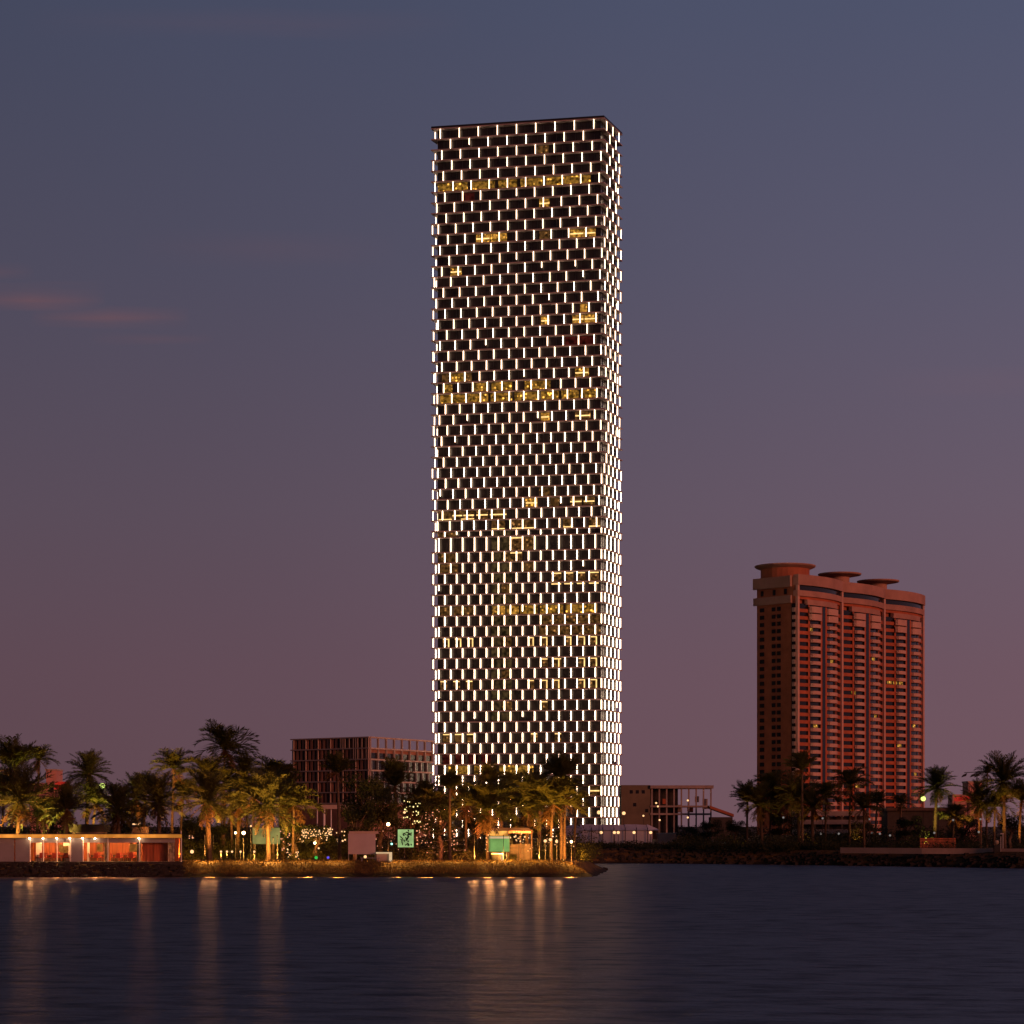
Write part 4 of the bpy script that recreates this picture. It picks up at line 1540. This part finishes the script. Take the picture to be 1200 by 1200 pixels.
tree(830, 962, 380, 'dark round tree below the concrete frame block', 1.2, 1)
tree(862, 958, 372, 'dark round tree left of the right hand palms', 1.1, 2)
tree(1062, 958, 352, 'dark tree before the garden house on the right', 1.2, 1)
tree(1130, 955, 352, 'dark tree right of the garden house', 1.2, 0)
tree(1185, 950, 346, 'dark tree below the right edge palms', 1.2, 2)
tree(915, 955, 352, 'dark tree under the leftmost palms of the right bank', 1.1, 1)
tree(1012, 962, 350, 'dark tree right of the terraced villa', 1.1, 0)

# undergrowth that reads as one mass, left grove and right bank
rnd = random.Random(11)
ug = MB()
for i in range(230):
    px = rnd.uniform(-15, 690)
    d = rnd.uniform(274, 305) if px > 214 else rnd.uniform(274, 310)
    x = XX(px, d)
    s_ = rnd.uniform(.5, 1.3) if px > 214 else rnd.uniform(1.5, 3.6)
    if px > 214 and rnd.random() < .5:
        s_ *= 2.1
        d = max(d, 283)
        x = XX(px, d)
    leaf_cloud(ug, rnd, (x, d, 1.75 + s_ * .5), (s_ * rnd.uniform(.9, 1.7), s_, s_ * .7), int(60 + 90 * s_), .13)
for i in range(70):
    px = rnd.uniform(-30, 330)
    d = rnd.uniform(300, 335)
    s_ = rnd.uniform(1.6, 3.2)
    leaf_cloud(ug, rnd, (XX(px, d), d, 1.75 + s_ * .7), (s_ * rnd.uniform(1.0, 1.8), s_, s_), int(150 * s_), .17)
for i in range(60):
    px = rnd.uniform(216, 690)
    d = rnd.uniform(292, 312)
    s_ = rnd.uniform(1.5, 2.8)
    leaf_cloud(ug, rnd, (XX(px, d), d, 1.75 + s_ * .8), (s_ * rnd.uniform(1.0, 1.6), s_, s_), int(150 * s_), .16)
tag(ug.build('undergrowth', M['bush']), 'dim green undergrowth beneath the palms of the left grove', 'undergrowth', kind='stuff')
ug = MB()
for i in range(300):
    px = rnd.uniform(672, 1230)
    d = 362 - (px - 690) * 0.075 + rnd.uniform(0, 14)
    x = XX(px, d)
    if px > 985 and d < 345 and rnd.random() < .7:
        continue
    s_ = rnd.uniform(.5, 1.25) * (1.9 if rnd.random() < .4 and px > 790 else 1.0)
    leaf_cloud(ug, rnd, (x, d, 2.2 + s_ * .5), (s_ * rnd.uniform(1.0, 2.0), s_, s_ * .75), int(60 + 90 * s_), .15)
for i in range(80):
    px = rnd.uniform(800, 1225)
    d = bank(px, 340) + rnd.uniform(4, 24)
    s_ = rnd.uniform(1.2, 2.4)
    leaf_cloud(ug, rnd, (XX(px, d), d, 2.2 + s_ * .8), (s_ * rnd.uniform(1.0, 1.8), s_, s_), int(150 * s_), .17)
tag(ug.build('hedge_mass', M['leaf']), 'dark shrubs and hedge growing along the top of the right bank', 'hedge', kind='stuff')

# grass on the lit bank
gr = MB()
for i in range(15000):
    x = rnd.uniform(XX(213, 262), 13.0)
    y = 260 + abs(rnd.gauss(0, 1)) * 3.2 + .6
    z = ground_z(x, y)
    if z < .45 or z > 2.0:
        continue
    h = rnd.uniform(.10, .34)
    a = rnd.uniform(0, 6.28)
    dx, dy = math.cos(a) * .025, math.sin(a) * .025
    lx, ly = rnd.uniform(-.12, .12), rnd.uniform(-.12, .12)
    gr.face([(x - dx, y - dy, z - .02), (x + dx, y + dy, z - .02), (x + lx, y + ly, z + h)])
tag(gr.build('grass', M['grassblade']), 'golden lit grass along the lawn edge of the peninsula', 'grass', kind='stuff')
# rocks under the dark stretch of bank
rk = MB()
for i in range(1500):
    right = rnd.random() < .6
    if right:
        px = rnd.uniform(690, 1215)
        x0_ = XX(px, 335)
        best = min(((abs(shore_dist(x0_, y)), y) for y in range(300, 360, 2)))
        x, y = x0_, best[1] + rnd.uniform(-.5, 3.5)
    else:
        x = rnd.uniform(-66, XX(216, 262))
        y = 259.2 + rnd.uniform(0, 3.2)
    z = ground_z(x, y)
    s_ = rnd.uniform(.12, .38)
    q = [Vector((rnd.uniform(.6, 1.2) * sx, rnd.uniform(.6, 1.2) * sy, sz * rnd.uniform(.35, .8))) * s_ for sz in (-1, 1) for sx, sy in ((-1, -1), (1, -1), (1, 1), (-1, 1))]
    rk.hexa([(x + v.x, y + v.y, z + v.z) for v in q])
tag(rk.build('rubble', mat('dark rock', (0.020, 0.016, 0.014), .9, .4, 1.5)), 'dark rocks lining the unlit banks at the waterline', 'rocks', kind='stuff')


# ------------------------------------------------------------------ lamps
def lamp_post(px, py, d, label, mt, r=.18, cat='lamp', group=None, gz=None):
    d = bank(px, d)
    x = XX(px, d)
    g = ground_z(x, d) if gz is None else gz
    z = ZZ(py, d) - g
    o = thing('globe_lamp', label, cat, (x, d, g), group)
    MB().tube([(0, 0, -.1), (0, 0, max(.1, z - r))], [.06, .04], 6).build('post', M['metal'], o)
    MB().ball((0, 0, z), r).build('globe', M[mt], o)
    return o


lamp_post(285.5, 976, 268, 'brightest warm globe lamp, left of the yellow green panel', 'globe', .20)
lamp_post(276, 976, 270, 'smaller warm globe lamp just left of the brightest one', 'globe', .13)
lamp_post(294, 968, 276, 'small high globe lamp above the left edge of the yellow green panel', 'globe_soft', .12)
lamp_post(369, 988, 270, 'white globe lamp under the amber string light tree', 'globe', .14)
lamp_post(373.5, 994, 269, 'small low globe lamp right below the white one under the string lights', 'globe_soft', .11)
lamp_post(455, 966, 272, 'warm street lamp between projection screen and green poster', 'globe', .20)
lamp_post(474, 952, 280, 'small yellow lamp high above the green poster', 'globe_soft', .16)
lamp_post(459, 989, 270, 'teal glowing lamp left of the green poster', 'globe_teal', .13)
lamp_post(428, 1004, 264.6, 'low bright lamp at the foot of the grey projection screen', 'globe_soft', .18)
lamp_post(370.5, 1005, 265.5, 'little green ground lamp on the lawn edge', 'green_spot', .2)
lamp_post(384.5, 1005, 265.5, 'little blue ground lamp on the lawn edge', 'blue_spot', .16)
lamp_post(225, 998, 266, 'bollard lamp with warm cap beside the pavilion corner', 'globe_soft', .22)
for px in (259, 266, 272, 282, 298):
    lamp_post(px, 998, 268, 'low soft light in the row on the lawn below the two globe lamps', 'globe_soft', .13, 'lamp', 'row of low lawn lights')
for px, py in ((639, 985.5), (645, 984), (652.5, 986)):
    lamp_post(px, py, 275, 'soft globe lamp in the trio between bar canopy and small tent', 'globe_soft', .2, 'lamp', 'trio of soft globe lamps')
lamp_post(669.5, 986.5, 272, 'bright globe lamp at the tip of the peninsula', 'globe', .15)
lamp_post(702, 952, 395, 'amber street lamp against the skyscraper above the marquee', 'globe_soft', .36)
lamp_post(731, 953, 420, 'amber street lamp at the lower right corner of the skyscraper', 'globe_soft', .34)
for px, lab in ((704.5, 'globe lamp before the marquee, leftmost of its row'), (720, 'left globe of the close pair before the marquee'), (724.5, 'right globe of the close pair before the marquee'),
                (743, 'globe lamp before the right half of the marquee'), (762.5, 'globe lamp before the right end of the marquee')):
    lamp_post(px, 975.6, 394, lab, 'globe_soft', .27, 'lamp', 'globe lamps before the marquee')
lamp_post(163, 965, 292, 'warm lamp over the little beige hut behind the pavilion', 'globe_soft', .2)
lamp_post(101, 930, 315, 'small white lamp high under the rounded date palm', 'globe_cool', .18)
lamp_post(120, 921, 318, 'lime green floodlight glowing beside the left rounded date palm', 'globe_lime', .42)
lamp_post(1082, 936, 372, 'lime green floodlight glowing beside the right rounded date palm', 'globe_lime', .42, gz=2.3)
for px, py, lab in ((964, 959, 'dim white lamp on the terraced villa left end'), (1019, 960, 'dim white lamp beside the terraced villa right end'), (1100, 945, 'tiny white lamp on the garden house roof'),
                    (1117, 961, 'tiny white lamp right of the garden house'), (1149, 960, 'tiny white lamp below the low olive palm'), (1177, 962, 'tiny white lamp under the right edge palms'),
                    (1095, 976, 'small white lamp above the slatted fence'), (1147, 975, 'small white lamp left of the bollard globe'), (962, 977, 'small white lamp at the foot of the terraced villa'),
                    (983, 977, 'small lamp below the middle of the terraced villa'), (1022, 976, 'small lamp right of the terraced villa base'), (1031, 977, 'small lamp next to the villa garden shrubs'),
                    (1043, 979, 'pale lamp glowing between villa and fence'), (918, 958, 'dim amber lamp under the tall right palm'), (850, 988, 'lone small lamp on the dark bank below the tiled roof')):
    lamp_post(px, py, 334 if py > 970 else 344, lab, 'globe_cool', .17, 'lamp', 'scattered small lamps of the right bank')
for px, py in ((754, 956), (769, 941), (771, 945), (806, 938), (806, 958), (773, 961)):
    lamp_post(px, py, 600, 'small work lamp at the foot of the concrete frame block', 'globe_soft', .26, 'lamp', 'work lamps by the concrete block', 2.3)


def ground_spot(px, d, target, power, color, angle=70, label='small spotlight aimed up into the palms', lift=.0, raw=False):
    if lift == 0 and not raw:
        d = max(272.3, d) if px < 214 else max(264.4, d - 3.5) if px < 700 else bank(px, d + 3)
    x = XX(px, d)
    g = ground_z(x, d)
    o = thing('garden_spotlight', label, 'spotlight', (x, d, g + lift), 'garden spotlights under the palms')
    v = (Vector(target) - Vector((x, d, g + lift + .35))).normalized()
    MB().tube([(0, 0, 0 - lift if lift < 2 else -.6), (0, 0, .22)], .04, 6).build('stake', M['metal'], o)
    MB().tube([Vector((0, 0, .25)) - v * .10, Vector((0, 0, .25)) + v * .12], [.07, .10], 10).build('head', M['metal'], o)
    li = bpy.data.lights.new('spot_beam', 'SPOT')
    li.energy = power * (7.0 if px < 214 else 6.0 if px < 700 else 2.6) if lift == 0 else power * 5.0
    li.color = color
    li.spot_size = R(angle)
    li.spot_blend = .8
    li.shadow_soft_size = .12 if lift == 0 else .35
    lo = bpy.data.objects.new('spot_beam', li)
    COL.objects.link(lo)
    lo.parent = o
    lo.location = Vector((0, 0, .25)) + v * .18
    lo.rotation_euler = v.to_track_quat('-Z', 'Y').to_euler()


ORANGE = (1.0, .36, .06)
AMBER = (1.0, .43, .07)
LIME = (.95, .66, .12)
ROSE = (1.0, .25, .10)
for px, d, tpx, tpy, td, pw, co, ang in (
        (12, 271, 24, 925, 276, 2600, AMBER, 80), (48, 272, 45, 920, 285, 2600, LIME, 80), (90, 285, 86, 925, 290, 2000, AMBER, 80),
        (128, 285, 138, 930, 288, 1800, LIME, 80), (172, 284, 178, 925, 290, 2000, ORANGE, 80), (218, 272, 210, 920, 290, 2200, ORANGE, 75),
        (236, 266, 243, 930, 271, 2200, ORANGE, 80), (262, 270, 263, 890, 296, 5500, ORANGE, 45), (290, 268, 300, 930, 278, 3200, AMBER, 80),
        (328, 268, 318, 930, 275, 4200, AMBER, 85), (352, 270, 345, 930, 281, 2200, AMBER, 80),
        (540, 272, 546, 930, 288, 1800, ROSE, 75), (512, 272, 520, 950, 284, 900, ROSE, 80), (556, 266, 568, 930, 275, 2800, ORANGE, 80),
        (594, 268, 600, 930, 285, 2400, AMBER, 80), (632, 268, 630, 930, 280, 2600, AMBER, 80), (660, 269, 652, 925, 279, 3200, ORANGE, 80),
        (677, 280, 676, 935, 300, 1500, ORANGE, 70),
        (868, 345, 880, 930, 350, 1500, AMBER, 80), (900, 344, 905, 925, 356, 1300, AMBER, 80), (935, 334, 940, 900, 342, 1500, ORANGE, 40),
        (955, 342, 940, 930, 347, 1600, ORANGE, 80), (1005, 343, 1000, 925, 351, 900, ORANGE, 80), (1085, 342, 1095, 925, 350, 2600, LIME, 80),
        (1120, 342, 1140, 935, 347, 2000, ORANGE, 85), (1165, 332, 1172, 925, 340, 2000, AMBER, 80), (1190, 330, 1195, 930, 336, 1200, ORANGE, 80)):
    ground_spot(px, d, P(tpx, tpy, td), pw, co, ang)
for px, co, k in ((232, ORANGE, 1), (256, AMBER, 1.2), (300, AMBER, 1.0), (336, ORANGE, 1.2), (362, AMBER, .8), (388, ROSE, 1.0), (450, ORANGE, .9), (470, ROSE, 1.0),
                  (492, ROSE, 1.2), (518, ROSE, 1.2), (548, ORANGE, 1.2), (610, ORANGE, 1.0), (645, AMBER, 1.0), (672, ORANGE, 1.0)):
    ground_spot(px, 269.5, P(px + 2, 978, 286), 260 * k, co, 120, 'small fill spotlight added at the lawn edge to brighten the shrubs', raw=True)  # fill lights added to warm the dark space under the palms
# floodlights added above the lawn edge to give its golden wash
for px, pk in ((245, 1.6), (285, .6), (320, 1.7), (360, .6), (395, .5), (430, .45), (465, .5), (500, .5), (535, .7), (572, 1.5), (600, .8), (630, 1.5), (668, .8)):
    x = XX(px, 266.5)
    ground_spot(px, 266.5, (x, 265.0, 1.75), 950 * (.6 + .4 * pk), (1.0, .46, .09), 74, 'small floodlight added to light the lawn edge of the peninsula', lift=2.6)


# ------------------------------------------------------------------ string lights
BULBS = {k: MB().ball((0, 0, 0), 1.0, 0, 6).mesh('bulb', M[k]) for k in ('bulb', 'bulb_lime', 'bulb_rose')}


def strings(px0, px1, py0, py1, d, n, mt, label, seed, r=.075):
    rd = random.Random(seed)
    o = thing('string_lights', label, 'string lights', P((px0 + px1) / 2, (py0 + py1) / 2, d))
    c = o.location.copy()
    pts = []
    for i in range(n):
        k = i / (n - 1)
        px = px0 + (px1 - px0) * (k if n < 8 else (0.5 + .5 * math.sin(k * 17 + seed))) + rd.uniform(-1.5, 1.5)
        py = py0 + (py1 - py0) * (rd.random() if n < 8 else k) + rd.uniform(-1.2, 1.2)
        pts.append(P(px, py, d + rd.uniform(-.8, .8)) - c)
    MB().tube(pts, .012, 3).build('wire', M['black'], o)
    for p in pts:
        b = bpy.data.objects.new('bulb', BULBS[mt])
        COL.objects.link(b)
        b.parent = o
        b.location = p
        b.scale = (r * rd.uniform(.6, 1.25),) * 3


strings(355, 389, 971, 980, 273.5, 60, 'bulb', 'dense amber string lights in the low tree below the entrance canopy', 1, .075)
strings(352, 382, 978, 986, 273.0, 16, 'bulb', 'loose amber string lights hanging under the dense amber ones', 2)
strings(330, 340, 970, 1000, 272.0, 18, 'bulb_rose', 'vertical rose string lights right of the yellow green panel', 3)
strings(336, 350, 996, 1006, 268.0, 12, 'bulb', 'low string lights on the lawn under the yellow palm', 4)
strings(473, 492, 938, 966, 281, 30, 'bulb_lime', 'bright yellow string lights in the tree above the green poster', 5, .085)
strings(488, 500, 968, 990, 276, 18, 'bulb_rose', 'rose string lights right beside the green poster', 6, .09)
strings(498, 516, 950, 966, 280, 16, 'bulb_rose', 'sparse rose string lights high in the tree right of the yellow ones', 7, .07)
strings(527, 535, 972, 994, 271, 18, 'bulb_rose', 'rose string lights wound round the trunk of the round headed palm', 8, .09)
strings(569, 571, 972, 998, 271.5, 8, 'bulb', 'string lights down the trunk left of the green television', 9, .08)
strings(603, 612, 974, 988, 272.5, 14, 'bulb', 'amber string lights under the right half of the bar canopy', 10, .08)
strings(222, 228, 978, 984, 278, 5, 'bulb_rose', 'few pink string bulbs right of the pavilion roof end', 12, .09)
strings(395, 404, 974, 986, 271, 10, 'bulb', 'string lights glowing orange left of the grey projection screen', 13, .10)
strings(500, 545, 984, 1000, 274.0, 14, 'bulb_rose', 'sparse rose string lights low between the tree trunks left of the bar canopy', 14, .06)
strings(586, 640, 988, 1000, 272.0, 14, 'bulb', 'sparse amber string lights low under the right side of the bar canopy', 15, .06)
strings(440, 466, 974, 996, 276.0, 10, 'bulb_rose', 'few rose string lights between projection screen and green poster', 16, .06)
strings(640, 676, 978, 992, 278.0, 12, 'bulb', 'amber string lights behind the trio of soft globe lamps', 17, .06)

# narrow lights added at eave and palms to make reflection columns on the water
for px, pw in ((22, 1500), (36, 2300), (50, 1300), (85, 700), (168, 1800), (177, 700),
               (240, 1700), (250, 1900), (312, 1500), (325, 1800), (556, 3000), (574, 5500), (590, 3000), (608, 3600), (632, 4800), (654, 3000)):
    pav = px < 214
    y = 263.15 if pav else 265.8
    x = XX(px, y)
    o = thing('added_water_light', 'small light added under the pavilion eave to streak the water' if pav else 'small light added on a thin pole between the palms to streak the water',
              'floodlight', (x, y, 4.86), 'added lights under the pavilion eave' if pav else 'added pole lights facing the water')
    MB().tube([(0, 0, 0), (0, -.16, -.005)], [.05, .075], 10).build('head', M['metal'], o)
    if not pav:
        MB().tube([(0, .03, -3.2), (0, .03, -.03)], .03, 6).build('pole', M['metal'], o)
    li = bpy.data.lights.new('beam', 'SPOT')
    li.energy = pw
    li.color = (1.0, .52, .20)
    li.spot_size = R(40)
    li.spot_blend = .9
    li.shadow_soft_size = .3
    lo = bpy.data.objects.new('beam', li)
    COL.objects.link(lo)
    lo.parent = o
    lo.location = (0, -.5, 0)
    lo.rotation_euler = Vector((-x / 263.0, -1, .06)).to_track_quat('-Z', 'Y').to_euler()
